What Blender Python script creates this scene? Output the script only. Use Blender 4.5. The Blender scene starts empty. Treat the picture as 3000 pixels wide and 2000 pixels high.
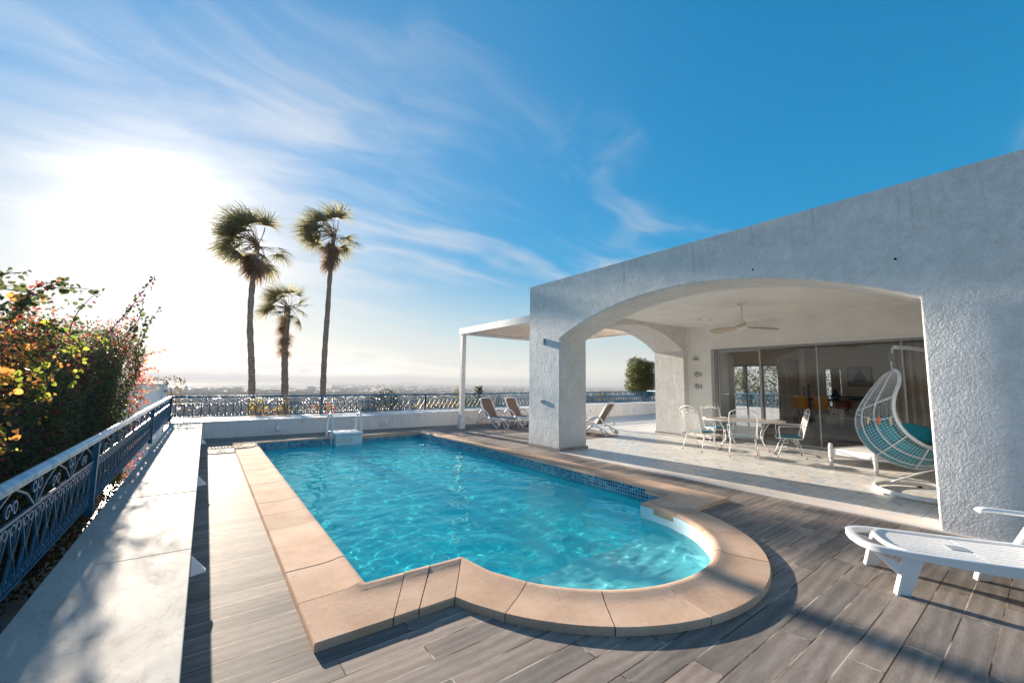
import bpy, bmesh, math, random
import numpy as np
from mathutils import Vector, Matrix
R = math.radians
random.seed(7); RNG = np.random.default_rng(11)
SC = bpy.context.scene; COL = SC.collection

# ---------------------------------------------------------------- camera, sky, sun, exposure
cam_d = bpy.data.cameras.new("camera"); cam = bpy.data.objects.new("camera", cam_d); COL.objects.link(cam)
cam_d.sensor_width = 36; cam_d.lens = 14.563; cam_d.clip_start = 0.05; cam_d.clip_end = 90000
def cam_axes(pitch, yaw, roll):
    cp, sp, cy, sy, cr, sr = math.cos(pitch), math.sin(pitch), math.cos(yaw), math.sin(yaw), math.cos(roll), math.sin(roll)
    cols = []
    for v in ((1,0,0),(0,1,0),(0,0,1)):
        x = v[0]*cy-v[1]*sy; f = v[0]*sy+v[1]*cy; u = v[2]
        f, u = f*cp+u*sp, u*cp-f*sp
        cols.append((x*cr+u*sr, -x*sr+u*cr, f))
    right = Vector([c[0] for c in cols]); up = Vector([c[1] for c in cols]); fwd = Vector([c[2] for c in cols])
    return right, up, fwd
_r, _u, _f = cam_axes(R(5.66), R(36.23), R(0.77))
cam.matrix_world = Matrix(((_r.x,_u.x,-_f.x,0),(_r.y,_u.y,-_f.y,0),(_r.z,_u.z,-_f.z,1.6),(0,0,0,1)))
SC.camera = cam

SUN_AZ, SUN_EL = R(-5.0), R(14.7)          # azimuth from +Y, towards +X positive
SUN_DIR = Vector((math.sin(SUN_AZ)*math.cos(SUN_EL), math.cos(SUN_AZ)*math.cos(SUN_EL), math.sin(SUN_EL)))
sun_d = bpy.data.lights.new("sun", 'SUN'); sun_d.energy = 4.2; sun_d.angle = R(0.55); sun_d.color = (1.0, 0.86, 0.70)
sun = bpy.data.objects.new("sun", sun_d); COL.objects.link(sun)
sun.rotation_euler = (-SUN_DIR).to_track_quat('-Z', 'Y').to_euler()
sun_d.cycles.is_caustics_light = True

W = bpy.data.worlds.new("World"); SC.world = W; W.use_nodes = True
def build_world():
    nt = W.node_tree; nt.nodes.clear(); N = nt.nodes.new; L = nt.links.new
    out = N('ShaderNodeOutputWorld'); bg = N('ShaderNodeBackground'); L(bg.outputs[0], out.inputs[0]); bg.inputs['Strength'].default_value = 0.056
    sky = N('ShaderNodeTexSky'); sky.sky_type = 'NISHITA'; sky.sun_disc = False
    sky.sun_elevation = SUN_EL; sky.sun_rotation = SUN_AZ; sky.altitude = 100; sky.air_density = 1.0; sky.dust_density = 0.5; sky.ozone_density = 3.0
    hs = N('ShaderNodeHueSaturation');  hs.inputs['Hue'].default_value = 0.485
    sps = N('ShaderNodeSeparateColor'); L(sky.outputs[0], sps.inputs[0])
    k1 = N('ShaderNodeMath'); k1.operation = 'MULTIPLY_ADD'; L(sps.outputs[2], k1.inputs[0]); k1.inputs[1].default_value = 1/2.6; k1.inputs[2].default_value = 1.0
    k2 = N('ShaderNodeMath'); k2.operation = 'DIVIDE'; k2.inputs[0].default_value = 2.15; L(k1.outputs[0], k2.inputs[1])
    vs_ = N('ShaderNodeVectorMath'); vs_.operation = 'SCALE'; L(sky.outputs[0], vs_.inputs[0]); L(k2.outputs[0], vs_.inputs['Scale']); L(vs_.outputs[0], hs.inputs['Color'])
    tc = N('ShaderNodeTexCoord'); sep = N('ShaderNodeSeparateXYZ'); L(tc.outputs['Generated'], sep.inputs[0])
    stm = N('ShaderNodeMapRange'); L(sep.outputs[2], stm.inputs[0]); stm.inputs[1].default_value = 0.02; stm.inputs[2].default_value = 0.42; stm.inputs[3].default_value = 0.42; stm.inputs[4].default_value = 2.3; L(stm.outputs[0], hs.inputs['Saturation'])
    def M(op, a, b=None, c=None, clamp=False):
        n = N('ShaderNodeMath'); n.operation = op; n.use_clamp = clamp
        for i, v in enumerate((a, b, c)):
            if v is None: continue
            if isinstance(v, (int, float)): n.inputs[i].default_value = v
            else: L(v, n.inputs[i])
        return n.outputs[0]
    den = M('ADD', M('MAXIMUM', sep.outputs[2], 0.0), 0.16)
    u = M('DIVIDE', sep.outputs[0], den); v = M('DIVIDE', sep.outputs[1], den)
    comb = N('ShaderNodeCombineXYZ'); L(u, comb.inputs[0]); L(v, comb.inputs[1])
    mp = N('ShaderNodeMapping'); mp.inputs['Rotation'].default_value = (0, 0, R(38)); mp.inputs['Scale'].default_value = (0.42, 1.7, 1); L(comb.outputs[0], mp.inputs[0])
    # domain warp
    wn = N('ShaderNodeTexNoise'); wn.inputs['Scale'].default_value = 0.8; wn.inputs['Detail'].default_value = 3; L(comb.outputs[0], wn.inputs['Vector'])
    va = N('ShaderNodeVectorMath'); va.operation = 'MULTIPLY_ADD'; L(wn.outputs['Color'], va.inputs[0]); va.inputs[1].default_value = (1.5, 1.5, 0); L(mp.outputs[0], va.inputs[2])
    n1 = N('ShaderNodeTexNoise'); n1.inputs['Scale'].default_value = 1.15; n1.inputs['Detail'].default_value = 12; n1.inputs['Roughness'].default_value = 0.6; L(va.outputs[0], n1.inputs['Vector'])
    n2 = N('ShaderNodeTexNoise'); n2.inputs['Scale'].default_value = 0.55; n2.inputs['Detail'].default_value = 3; L(comb.outputs[0], n2.inputs['Vector'])
    dot = N('ShaderNodeVectorMath'); dot.operation = 'DOT_PRODUCT'; L(tc.outputs['Generated'], dot.inputs[0]); dot.inputs[1].default_value = SUN_DIR
    d = M('MAXIMUM', dot.outputs['Value'], 0.0)
    near = M('POWER', d, 3.0)                      # more cloud towards the sun
    cov = M('ADD', M('MULTIPLY', n1.outputs[0], 1.0), M('MULTIPLY', M('SUBTRACT', n2.outputs[0], 0.5), 1.1))
    cov = M('ADD', cov, M('MULTIPLY', M('SUBTRACT', near, 0.40), 0.12))
    rmp = N('ShaderNodeMapRange'); rmp.interpolation_type = 'SMOOTHSTEP'; L(cov, rmp.inputs[0]); rmp.inputs[1].default_value = 0.415; rmp.inputs[2].default_value = 0.83; rmp.inputs[3].default_value = 0; rmp.inputs[4].default_value = 0.85
    # low cumulus near the horizon
    mp2 = N('ShaderNodeMapping'); mp2.inputs['Scale'].default_value = (3.2, 3.2, 14); L(tc.outputs['Generated'], mp2.inputs[0])
    n3 = N('ShaderNodeTexNoise'); n3.inputs['Scale'].default_value = 2.6; n3.inputs['Detail'].default_value = 9; n3.inputs['Roughness'].default_value = 0.55; L(mp2.outputs[0], n3.inputs['Vector'])
    lowband = N('ShaderNodeMapRange'); L(sep.outputs[2], lowband.inputs[0]); lowband.inputs[1].default_value = 0.02; lowband.inputs[2].default_value = 0.18; lowband.inputs[3].default_value = 1; lowband.inputs[4].default_value = 0
    r3 = N('ShaderNodeMapRange'); r3.interpolation_type = 'SMOOTHSTEP'; L(n3.outputs[0], r3.inputs[0]); r3.inputs[1].default_value = 0.51; r3.inputs[2].default_value = 0.63; r3.inputs[4].default_value = 0.75
    low = M('MULTIPLY', r3.outputs[0], lowband.outputs[0])
    fac = M('MAXIMUM', rmp.outputs[0], low, clamp=True)
    # cloud brightness: lit cloud, brighter close to the sun (forward scattering)
    br = M('ADD', 3.75, M('MULTIPLY', M('POWER', d, 8.0), 1.3)); br = M('ADD', br, M('MULTIPLY', M('POWER', d, 160.0), 9.0))
    cc = N('ShaderNodeCombineXYZ'); L(br, cc.inputs[0]); L(M('MULTIPLY', br, 1.0), cc.inputs[1]); L(M('MULTIPLY', br, 1.02), cc.inputs[2])
    # thin milky veil round the sun
    veil = M('ADD', M('MULTIPLY', M('POWER', d, 4.0), 0.22), M('MULTIPLY', M('POWER', d, 150.0), 0.6), clamp=True)
    m0 = N('ShaderNodeMix'); m0.data_type = 'RGBA'; L(veil, m0.inputs['Factor']); L(hs.outputs[0], m0.inputs['A']); L(cc.outputs[0], m0.inputs['B'])
    mx = N('ShaderNodeMix'); mx.data_type = 'RGBA'; L(fac, mx.inputs['Factor']); L(m0.outputs['Result'], mx.inputs['A']); L(cc.outputs[0], mx.inputs['B'])
    L(mx.outputs['Result'], bg.inputs['Color'])
build_world()
SC.view_settings.view_transform = 'Standard'; SC.view_settings.look = 'None'; SC.view_settings.gamma = 1; SC.view_settings.exposure = 1.85
SC.render.engine = 'CYCLES'
cy = SC.cycles
cy.max_bounces = 16; cy.diffuse_bounces = 8; cy.glossy_bounces = 4; cy.transmission_bounces = 8; cy.transparent_max_bounces = 24; cy.volume_bounces = 0
cy.caustics_refractive = True; cy.caustics_reflective = False; cy.sample_clamp_indirect = 6; cy.use_denoising = True; cy.blur_glossy = 0.5
try: cy.denoiser = 'OPENIMAGEDENOISE'
except Exception: pass

# ---------------------------------------------------------------- materials
MATS = {}
class NT:
    def __init__(s, name):
        s.m = bpy.data.materials.new(name); s.m.use_nodes = True; s.t = s.m.node_tree; s.t.nodes.clear()
        s.out = s.n('ShaderNodeOutputMaterial'); MATS[name] = s.m
    def n(s, t, **kw):
        x = s.t.nodes.new(t)
        for k, v in kw.items():
            if k.startswith('i_'): x.inputs[k[2:].replace('_', ' ')].default_value = v
            else: setattr(x, k, v)
        return x
    def l(s, a, b): s.t.links.new(a, b)
    def math(s, op, a, b=None, clamp=False):
        n = s.n('ShaderNodeMath', operation=op, use_clamp=clamp)
        for i, v in enumerate((a, b)):
            if v is None: continue
            if isinstance(v, (int, float)): n.inputs[i].default_value = v
            else: s.l(v, n.inputs[i])
        return n.outputs[0]
    def coord(s, kind='Object', scale=(1,1,1), rot=(0,0,0), loc=(0,0,0)):
        tc = s.n('ShaderNodeTexCoord'); mp = s.n('ShaderNodeMapping'); mp.inputs['Scale'].default_value = scale; mp.inputs['Rotation'].default_value = rot; mp.inputs['Location'].default_value = loc
        s.l(tc.outputs[kind], mp.inputs[0]); return mp.outputs[0]
    def noise(s, vec, scale, detail=4, rough=.5, dist=0):
        n = s.n('ShaderNodeTexNoise'); n.inputs['Scale'].default_value = scale; n.inputs['Detail'].default_value = detail; n.inputs['Roughness'].default_value = rough; n.inputs['Distortion'].default_value = dist
        if vec is not None: s.l(vec, n.inputs['Vector'])
        return n.outputs[0]
    def ramp(s, fac, stops, interp='LINEAR'):
        n = s.n('ShaderNodeValToRGB'); cr = n.color_ramp; cr.interpolation = interp
        while len(cr.elements) < len(stops): cr.elements.new(0.5)
        for e, (p, c) in zip(cr.elements, stops): e.position = p; e.color = (*c, 1) if len(c) == 3 else c
        s.l(fac, n.inputs[0]); return n.outputs[0]
    def mix(s, fac, a, b, mode='MIX'):
        n = s.n('ShaderNodeMix', data_type='RGBA', blend_type=mode)
        for key, v in (('Factor', fac), ('A', a), ('B', b)):
            i = n.inputs[key] if key == 'Factor' else [x for x in n.inputs if x.name == key and x.type == 'RGBA'][0]
            if isinstance(v, (int, float)): i.default_value = v
            elif isinstance(v, tuple): i.default_value = (*v, 1)
            else: s.l(v, i)
        return [o for o in n.outputs if o.type == 'RGBA'][0]
    def rng(s, v, a, b, c, d, smooth=False):
        n = s.n('ShaderNodeMapRange'); 
        if smooth: n.interpolation_type = 'SMOOTHSTEP'
        s.l(v, n.inputs[0])
        for i, x in enumerate((a, b, c, d)): n.inputs[i+1].default_value = x
        return n.outputs[0]
    def bump(s, h, strength=.5, dist=.01, normal=None):
        n = s.n('ShaderNodeBump'); n.inputs['Strength'].default_value = strength; n.inputs['Distance'].default_value = dist; s.l(h, n.inputs['Height'])
        if normal is not None: s.l(normal, n.inputs['Normal'])
        return n.outputs[0]
    def bsdf(s, color, rough=.5, normal=None, metallic=0, spec=.5, **kw):
        b = s.n('ShaderNodeBsdfPrincipled')
        if isinstance(color, tuple): b.inputs['Base Color'].default_value = (*color, 1)
        else: s.l(color, b.inputs['Base Color'])
        if isinstance(rough, (int, float)): b.inputs['Roughness'].default_value = rough
        else: s.l(rough, b.inputs['Roughness'])
        b.inputs['Metallic'].default_value = metallic; b.inputs['Specular IOR Level'].default_value = spec
        for k, v in kw.items(): b.inputs[k.replace('_', ' ')].default_value = v
        if normal is not None: s.l(normal, b.inputs['Normal'])
        s.l(b.outputs[0], s.out.inputs[0]); s.b = b; return b

def simple(name, color, rough=.5, var=.12, scale=6, metallic=0, bump=0, bscale=40, spec=.5, **kw):
    t = NT(name); v = t.coord()
    n = t.noise(v, scale, 5, .6)
    c = t.mix(1.0, t.rng(n, .3, .7, 1-var, 1+var*.6), color, 'MULTIPLY')
    nm = t.bump(t.noise(v, bscale, 3), bump, .01) if bump else None
    t.bsdf(c, rough, nm, metallic, spec, **kw); return t.m

def m_stucco(name, base=(.72,.725,.72), coarse=1.0, streak=True):
    t = NT(name); v = t.coord()
    a = t.noise(v, 38, 5, .6); b = t.noise(v, 9, 4, .5); c = t.noise(v, 2.2, 3, .5)
    vo = t.n('ShaderNodeTexVoronoi', feature='SMOOTH_F1'); vo.inputs['Scale'].default_value = 62; vo.inputs['Smoothness'].default_value = .6
    dv = t.n('ShaderNodeVectorMath', operation='MULTIPLY_ADD'); nn = t.n('ShaderNodeTexNoise'); nn.inputs['Scale'].default_value = 14; t.l(v, nn.inputs['Vector'])
    t.l(nn.outputs['Color'], dv.inputs[0]); dv.inputs[1].default_value = (.06, .06, .06); t.l(v, dv.inputs[2]); t.l(dv.outputs[0], vo.inputs['Vector'])
    h = t.math('ADD', t.math('MULTIPLY', vo.outputs['Distance'], .35), t.math('MULTIPLY', a, 1.5)); h = t.math('ADD', h, t.math('MULTIPLY', b, 1.1))
    nm = t.bump(c, .25*coarse, .06); nm = t.bump(h, .5*coarse, .014, nm)
    col = t.mix(1.0, t.rng(c, .3, .7, .92, 1.03), base, 'MULTIPLY'); col = t.mix(1.0, t.rng(h, .9, 1.9, .80, 1.10) if streak else 1.0, col, 'MULTIPLY') if streak else col
    if streak:
        sv = t.coord(scale=(7, 7, .35)); s = t.noise(sv, 1.6, 7, .7)
        sp = t.n('ShaderNodeSeparateXYZ'); tc = t.n('ShaderNodeTexCoord'); t.l(tc.outputs['Object'], sp.inputs[0])
        top = t.rng(sp.outputs[2], 3.35, 4.1, 0, 1); k = t.math('MULTIPLY', t.rng(s, .53, .70, 0, 1, True), top)
        col = t.mix(t.math('MULTIPLY', k, .55), col, (.36, .27, .19))
        low = t.math('MULTIPLY', t.rng(sp.outputs[2], 0, .35, 1, 0), t.rng(b, .4, .7, 0, 1)); col = t.mix(t.math('MULTIPLY', low, .45), col, (.40, .33, .29))
    t.bsdf(col, .85, nm, 0, .3); return t.m
m_stucco('stucco'); m_stucco('plaster_smooth', (.86,.85,.83), .35, False)

def m_planks():
    t = NT('wood_planks')
    v = t.coord(scale=(1,1,1), rot=(0,0,R(-1.0)))
    br = t.n('ShaderNodeTexBrick', offset=.37, offset_frequency=2, squash=1.0)
    for k, x in (('Color1',(0,0,0,1)),('Color2',(1,1,1,1)),('Mortar',(.5,.5,.5,1)),('Scale',1.0),('Mortar Size',.0045),('Mortar Smooth',.1),('Bias',0),('Brick Width',1.22),('Row Height',.176)): br.inputs[k].default_value = x
    t.l(v, br.inputs['Vector'])
    sp = t.n('ShaderNodeSeparateColor'); t.l(br.outputs['Color'], sp.inputs[0]); rnd = sp.outputs[0]
    off = t.n('ShaderNodeCombineXYZ'); t.l(t.math('MULTIPLY', rnd, 37), off.inputs[0]); t.l(t.math('MULTIPLY', rnd, 91), off.inputs[1])
    add = t.n('ShaderNodeVectorMath', operation='ADD'); t.l(v, add.inputs[0]); t.l(off.outputs[0], add.inputs[1])
    mp = t.n('ShaderNodeMapping'); mp.inputs['Scale'].default_value = (1.5, 8, 1); t.l(add.outputs[0], mp.inputs[0])
    wv = t.n('ShaderNodeTexWave', wave_type='BANDS', bands_direction='Y'); wv.inputs['Scale'].default_value = .45; wv.inputs['Distortion'].default_value = 11.0; wv.inputs['Detail'].default_value = 3; wv.inputs['Detail Scale'].default_value = .8; t.l(mp.outputs[0], wv.inputs['Vector'])
    g2 = t.noise(mp.outputs[0], 9, 8, .7, .4); g3 = t.noise(mp.outputs[0], 1.3, 3, .5, .3)
    f = t.math('ADD', t.math('MULTIPLY', wv.outputs['Fac'], .13), t.math('ADD', t.math('MULTIPLY', g2, .50), t.math('MULTIPLY', g3, .42)))
    col = t.ramp(f, [(.24, (.12,.105,.096)), (.52, (.225,.20,.182)), (.82, (.36,.325,.30))])
    col = t.mix(1.0, t.rng(rnd, 0, 1, .70, 1.18), col, 'MULTIPLY'); col = t.mix(1.0, t.rng(t.noise(t.coord(), 1.1, 6, .65), .3, .7, .82, 1.10), col, 'MULTIPLY')
    tint = t.mix(t.rng(rnd, .2, .9, 0, .5), col, t.mix(1.0, (1.12, .97, .86), col, 'MULTIPLY'))
    col = t.mix(br.outputs['Fac'], tint, t.mix(t.rng(g3, .45, .6, 0, 1), (.06,.04,.03), (.48,.41,.34)))
    h = t.math('SUBTRACT', t.math('MULTIPLY', g2, .25), br.outputs['Fac'])
    nm = t.bump(h, .5, .004)
    t.bsdf(col, t.rng(g2, .3, .7, .66, .8), nm, 0, .16)
m_planks()

def m_tiles():
    t = NT('patchwork_tiles'); v = t.coord(scale=(1/.14, 1/.14, 1))
    fl = t.n('ShaderNodeVectorMath', operation='FLOOR'); fr = t.n('ShaderNodeVectorMath', operation='FRACTION'); t.l(v, fl.inputs[0]); t.l(v, fr.inputs[0])
    s1 = t.n('ShaderNodeSeparateXYZ'); t.l(fr.outputs[0], s1.inputs[0]); s2 = t.n('ShaderNodeSeparateXYZ'); t.l(fl.outputs[0], s2.inputs[0])
    tri = t.math('GREATER_THAN', s1.outputs[0], s1.outputs[1])
    c = t.n('ShaderNodeCombineXYZ'); t.l(s2.outputs[0], c.inputs[0]); t.l(s2.outputs[1], c.inputs[1]); t.l(tri, c.inputs[2])
    wn = t.n('ShaderNodeTexWhiteNoise', noise_dimensions='3D'); t.l(c.outputs[0], wn.inputs['Vector'])
    col = t.ramp(wn.outputs['Value'], [(0,(.72,.69,.65)),(.3,(.75,.73,.70)),(.46,(.55,.63,.66)),(.56,(.70,.68,.65)),(.68,(.62,.67,.69)),(.80,(.68,.60,.55)),(.87,(.74,.72,.70)),(.96,(.38,.50,.55))], 'CONSTANT')
    ed = t.math('MINIMUM', t.math('MINIMUM', s1.outputs[0], s1.outputs[1]), t.math('MINIMUM', t.math('SUBTRACT', 1, s1.outputs[0]), t.math('SUBTRACT', 1, s1.outputs[1])))
    # fine ribs
    rb = t.math('FRACT', t.math('MULTIPLY', s1.outputs[1], 4)); rb = t.math('LESS_THAN', rb, .16)
    col = t.mix(t.math('MULTIPLY', rb, .35), col, (.36,.36,.36)); col = t.mix(t.math('LESS_THAN', ed, .03), col, (.40,.38,.36))
    col = t.mix(1.0, t.rng(t.noise(t.coord(), 1.5, 5, .6), .3, .7, .85, 1.06), col, 'MULTIPLY')
    t.bsdf(col, .38, None, 0, .5)
m_tiles()

def m_coping():
    t = NT('terracotta_stone'); v = t.coord()
    a = t.noise(v, 2.4, 6, .62); b = t.noise(v, 26, 6, .7); c = t.noise(v, 120, 3)
    col = t.ramp(a, [(.25,(.47,.30,.205)),(.5,(.585,.40,.285)),(.75,(.66,.48,.365))])
    col = t.mix(t.rng(b, .52, .72, 0, .45, True), col, (.34,.24,.18)); col = t.mix(t.rng(c, .62, .72, 0, .6), col, (.24,.17,.13))
    pit = t.rng(c, .60, .70, 1, 0); gi = t.n('ShaderNodeNewGeometry'); col = t.mix(1.0, t.rng(gi.outputs['Random Per Island'], 0, 1, .84, 1.10), col, 'MULTIPLY'); col = t.mix(t.rng(t.noise(v, 6, 5, .7), .55, .7, 0, .35, True), col, (.40,.33,.28))
    at = t.n('ShaderNodeObjectInfo')
    nm = t.bump(t.math('ADD', t.math('MULTIPLY', b, .8), t.math('MULTIPLY', pit, .3)), .35, .006)
    t.bsdf(col, .85, nm, 0, .12)
m_coping()

def m_mosaic():
    t = NT('mosaic_tile'); s = 1/.048
    v = t.coord(scale=(s, s, s), loc=(.013*s, .017*s, 0)); fl = t.n('ShaderNodeVectorMath', operation='FLOOR'); fr = t.n('ShaderNodeVectorMath', operation='FRACTION'); t.l(v, fl.inputs[0]); t.l(v, fr.inputs[0])
    g = t.n('ShaderNodeNewGeometry'); gn = t.n('ShaderNodeSeparateXYZ'); t.l(g.outputs['Normal'], gn.inputs[0]); f = t.n('ShaderNodeSeparateXYZ'); t.l(fr.outputs[0], f.inputs[0])
    fs = t.n('ShaderNodeSeparateXYZ'); t.l(fl.outputs[0], fs.inputs[0])
    ax = t.math('GREATER_THAN', t.math('ABSOLUTE', gn.outputs[0]), .7)   # wall faces X -> use y
    h = t.n('ShaderNodeMix'); h.data_type = 'FLOAT'; t.l(ax, h.inputs[0]); t.l(f.outputs[0], h.inputs[2]); t.l(f.outputs[1], h.inputs[3]); hu = h.outputs[0]
    h2 = t.n('ShaderNodeMix'); h2.data_type = 'FLOAT'; t.l(ax, h2.inputs[0]); t.l(fs.outputs[0], h2.inputs[2]); t.l(fs.outputs[1], h2.inputs[3])
    cb = t.n('ShaderNodeCombineXYZ'); t.l(h2.outputs[0], cb.inputs[0]); t.l(fs.outputs[2], cb.inputs[1])
    wn = t.n('ShaderNodeTexWhiteNoise', noise_dimensions='2D'); t.l(cb.outputs[0], wn.inputs['Vector'])
    col = t.ramp(wn.outputs['Value'], [(0,(.012,.075,.16)),(.4,(.02,.15,.26)),(.75,(.05,.26,.36)),(1,(.10,.36,.44))])
    gr = t.math('LESS_THAN', t.math('MINIMUM', hu, f.outputs[2]), .10)
    col = t.mix(gr, col, (.55,.62,.62)); t.bsdf(col, .15, None, 0, .5)
m_mosaic()

def m_basin():
    t = NT('pool_plaster'); v = t.coord(); a = t.noise(v, 1.2, 4, .6)
    col = t.ramp(a, [(.3,(.10,.86,.93)),(.7,(.18,.90,.94))]); t.bsdf(col, .6, None, 0, .3)
m_basin()
def m_step():
    t = NT('step_plaster'); t.bsdf(t.ramp(t.noise(t.coord(), 3, 4), [(.3,(.58,.76,.82)),(.7,(.66,.82,.86))]), .6)
m_step()

def m_water():
    t = NT('pool_water')
    g = t.n('ShaderNodeBsdfRefraction') if False else t.n('ShaderNodeBsdfGlass')
    g.inputs['Roughness'].default_value = 0; g.inputs['IOR'].default_value = 1.333
    g.inputs['Color'].default_value = (.60, .99, 1, 1)
    d = t.n('ShaderNodeBsdfDiffuse'); d.inputs[0].default_value = (.0, .80, .98, 1)         # milkiness added to brighten the water where refracted sunlight falls short
    tl = t.n('ShaderNodeBsdfTranslucent'); tl.inputs[0].default_value = (.45, .98, 1, 1)
    m1 = t.n('ShaderNodeMixShader'); m1.inputs[0].default_value = .62; t.l(d.outputs[0], m1.inputs[1]); t.l(tl.outputs[0], m1.inputs[2])
    m2 = t.n('ShaderNodeMixShader'); m2.inputs[0].default_value = .17; t.l(g.outputs[0], m2.inputs[1]); t.l(m1.outputs[0], m2.inputs[2]); t.l(m2.outputs[0], t.out.inputs[0])
m_water()

def m_marble():
    t = NT('bench_marble'); v = t.coord(scale=(1, .55, 1), rot=(0,0,R(25)))
    a = t.noise(v, 1.4, 6, .6, 1.2); b = t.noise(v, 5.5, 7, .65, .5); d = t.noise(v, 2.2, 8, .7, 2.2)
    col = t.ramp(a, [(.2,(.34,.33,.31)),(.5,(.46,.45,.425)),(.8,(.54,.52,.49))])
    vein = t.math('ABSOLUTE', t.math('SUBTRACT', d, .5)); col = t.mix(t.rng(vein, 0, .010, .6, 0), col, (.22,.17,.14))
    col = t.mix(t.rng(b, .54, .74, 0, .55, True), col, (.28,.22,.18))
    t.bsdf(col, t.rng(b, .3, .7, .70, .85), t.bump(b, .25, .004), 0, .12)
m_marble()
def m_parapet():
    t = NT('parapet_paint'); v = t.coord(); sv = t.coord(scale=(5, 5, .6))
    a = t.noise(sv, 1.4, 6, .65); b = t.noise(v, 60, 4, .6)
    col = t.mix(t.rng(a, .5, .72, 0, .4, True), (.76,.76,.75), (.46,.42,.38)); t.bsdf(col, .7, t.bump(b, .4, .006), 0, .3)
m_parapet()
simple('white_marble_strip', (.66,.60,.55), .4, .12, 3); simple('grey_skirting', (.30,.28,.27), .5, .2, 5)
simple('white_paint', (.80,.80,.80), .4, .06, 8); simple('pergola_white', (.78,.77,.75), .5, .1, 8)
simple('slat_wood', (.60,.52,.45), .6, .2, 9)
def m_railpaint():
    t = NT('rail_blue'); v = t.coord(); n = t.noise(v, 14, 6, .65)
    col = t.ramp(n, [(.3,(.008,.09,.17)),(.62,(.014,.14,.25)),(.82,(.07,.26,.38))]); t.bsdf(col, .38, t.bump(n, .2, .002), 0, .5)
m_railpaint()
def m_handrail():
    t = NT('handrail_worn'); v = t.coord(scale=(1,.25,1)); n = t.noise(v, 10, 6, .65); sp = t.n('ShaderNodeNewGeometry'); s = t.n('ShaderNodeSeparateXYZ'); t.l(sp.outputs['Normal'], s.inputs[0])
    col = t.mix(t.rng(n, .34, .56, .25, 1), (.14,.30,.40), (.60,.66,.70)); t.bsdf(col, .25, t.bump(n, .10, .003), .35, .7)
m_handrail()
simple('white_metal', (.76,.76,.76), .35, .1, 20); simple('white_plastic', (.80,.80,.80), .32, .05, 3, spec=.5)
simple('cream_plastic', (.66,.64,.61), .4, .08, 4); simple('taupe_mesh', (.20,.135,.105), .75, .12, 30)
simple('teal_fabric', (.015,.30,.37), .85, .18, 8, bump=.2, bscale=120); simple('blue_cushion', (.035,.17,.24), .8, .2, 8, bump=.2, bscale=150)
simple('rust_cap', (.35,.12,.05), .8, .3, 40); simple('grey_metal', (.30,.33,.36), .4, .1, 10); simple('alu', (.42,.44,.46), .35, .08, 10, metallic=.4)
simple('dark_hole', (.03,.03,.03), .8); simple('fan_blade', (.52,.44,.34), .5, .15, 12); simple('table_glass_top', (.50,.42,.36), .22, .1, 4)
simple('cream_curtain', (.66,.61,.55), .9, .08, 3); simple('taupe_curtain', (.36,.31,.27), .9, .15, 3); simple('sofa_grey', (.20,.185,.18), .9, .2, 30)
simple('dark_wood', (.09,.035,.02), .4, .3, 8); simple('mustard_seat', (.55,.24,.03), .7, .1, 8); simple('orange_seat', (.45,.10,.02), .7, .1, 8)
simple('interior_floor', (.45,.38,.33), .3, .2, 4); simple('interior_wall', (.78,.70,.61), .8, .05, 2); simple('black_iron', (.02,.02,.02), .5)
simple('picture_paper', (.40,.40,.38), .6, .05, 4); simple('picture_blue', (.06,.10,.15), .6); simple('peg_orange', (.7,.14,.02), .5); simple('peg_wood', (.6,.48,.36), .6)
simple('pale_paving', (.52,.52,.52), .42, .12, 2); simple('roof_gravel', (.4,.39,.37), .9, .2, 10)
def m_fish():
    t = NT('fish_ceramic'); v = t.coord(); vo = t.n('ShaderNodeTexVoronoi', feature='DISTANCE_TO_EDGE'); vo.inputs['Scale'].default_value = 28; t.l(v, vo.inputs['Vector'])
    t.bsdf(t.mix(t.math('GREATER_THAN', vo.outputs['Distance'], .13), (.60,.58,.54), (.04,.045,.06)), .3)
m_fish()
def m_glass():
    t = NT('window_glass'); tr = t.n('ShaderNodeBsdfTransparent'); tr.inputs[0].default_value = (.93,.95,.95,1); gl = t.n('ShaderNodeBsdfGlossy'); gl.inputs['Roughness'].default_value = .0; gl.inputs[0].default_value = (.9,.95,1,1)
    fr = t.n('ShaderNodeFresnel'); fr.inputs[0].default_value = 1.52; f = t.math('MULTIPLY', fr.outputs[0], 1.25, clamp=True)
    mx = t.n('ShaderNodeMixShader'); t.l(f, mx.inputs[0]); t.l(tr.outputs[0], mx.inputs[1]); t.l(gl.outputs[0], mx.inputs[2]); t.l(mx.outputs[0], t.out.inputs[0])
m_glass()
def m_leaf(name, c1, c2, trans=.5, rough=.5, hue=None):
    t = NT(name); g = t.n('ShaderNodeNewGeometry'); v = t.coord()
    rnd = g.outputs['Random Per Island']
    col = t.mix(rnd, c1, c2); 
    if hue: col = t.mix(t.math('GREATER_THAN', rnd, hue[0]), col, hue[1])
    d = t.n('ShaderNodeBsdfPrincipled'); d.inputs['Roughness'].default_value = rough; t.l(col, d.inputs['Base Color']); d.inputs['Specular IOR Level'].default_value = .3
    tl = t.n('ShaderNodeBsdfTranslucent'); t.l(t.mix(1.0, (1.25,1.25,.9), col, 'MULTIPLY'), tl.inputs[0])
    mx = t.n('ShaderNodeMixShader'); mx.inputs[0].default_value = trans; t.l(d.outputs[0], mx.inputs[1]); t.l(tl.outputs[0], mx.inputs[2]); t.l(mx.outputs[0], t.out.inputs[0])
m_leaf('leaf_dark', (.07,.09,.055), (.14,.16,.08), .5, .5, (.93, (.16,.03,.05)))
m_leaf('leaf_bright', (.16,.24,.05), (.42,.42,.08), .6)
m_leaf('leaf_yellow', (.36,.36,.08), (.50,.42,.11), .55)
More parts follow.
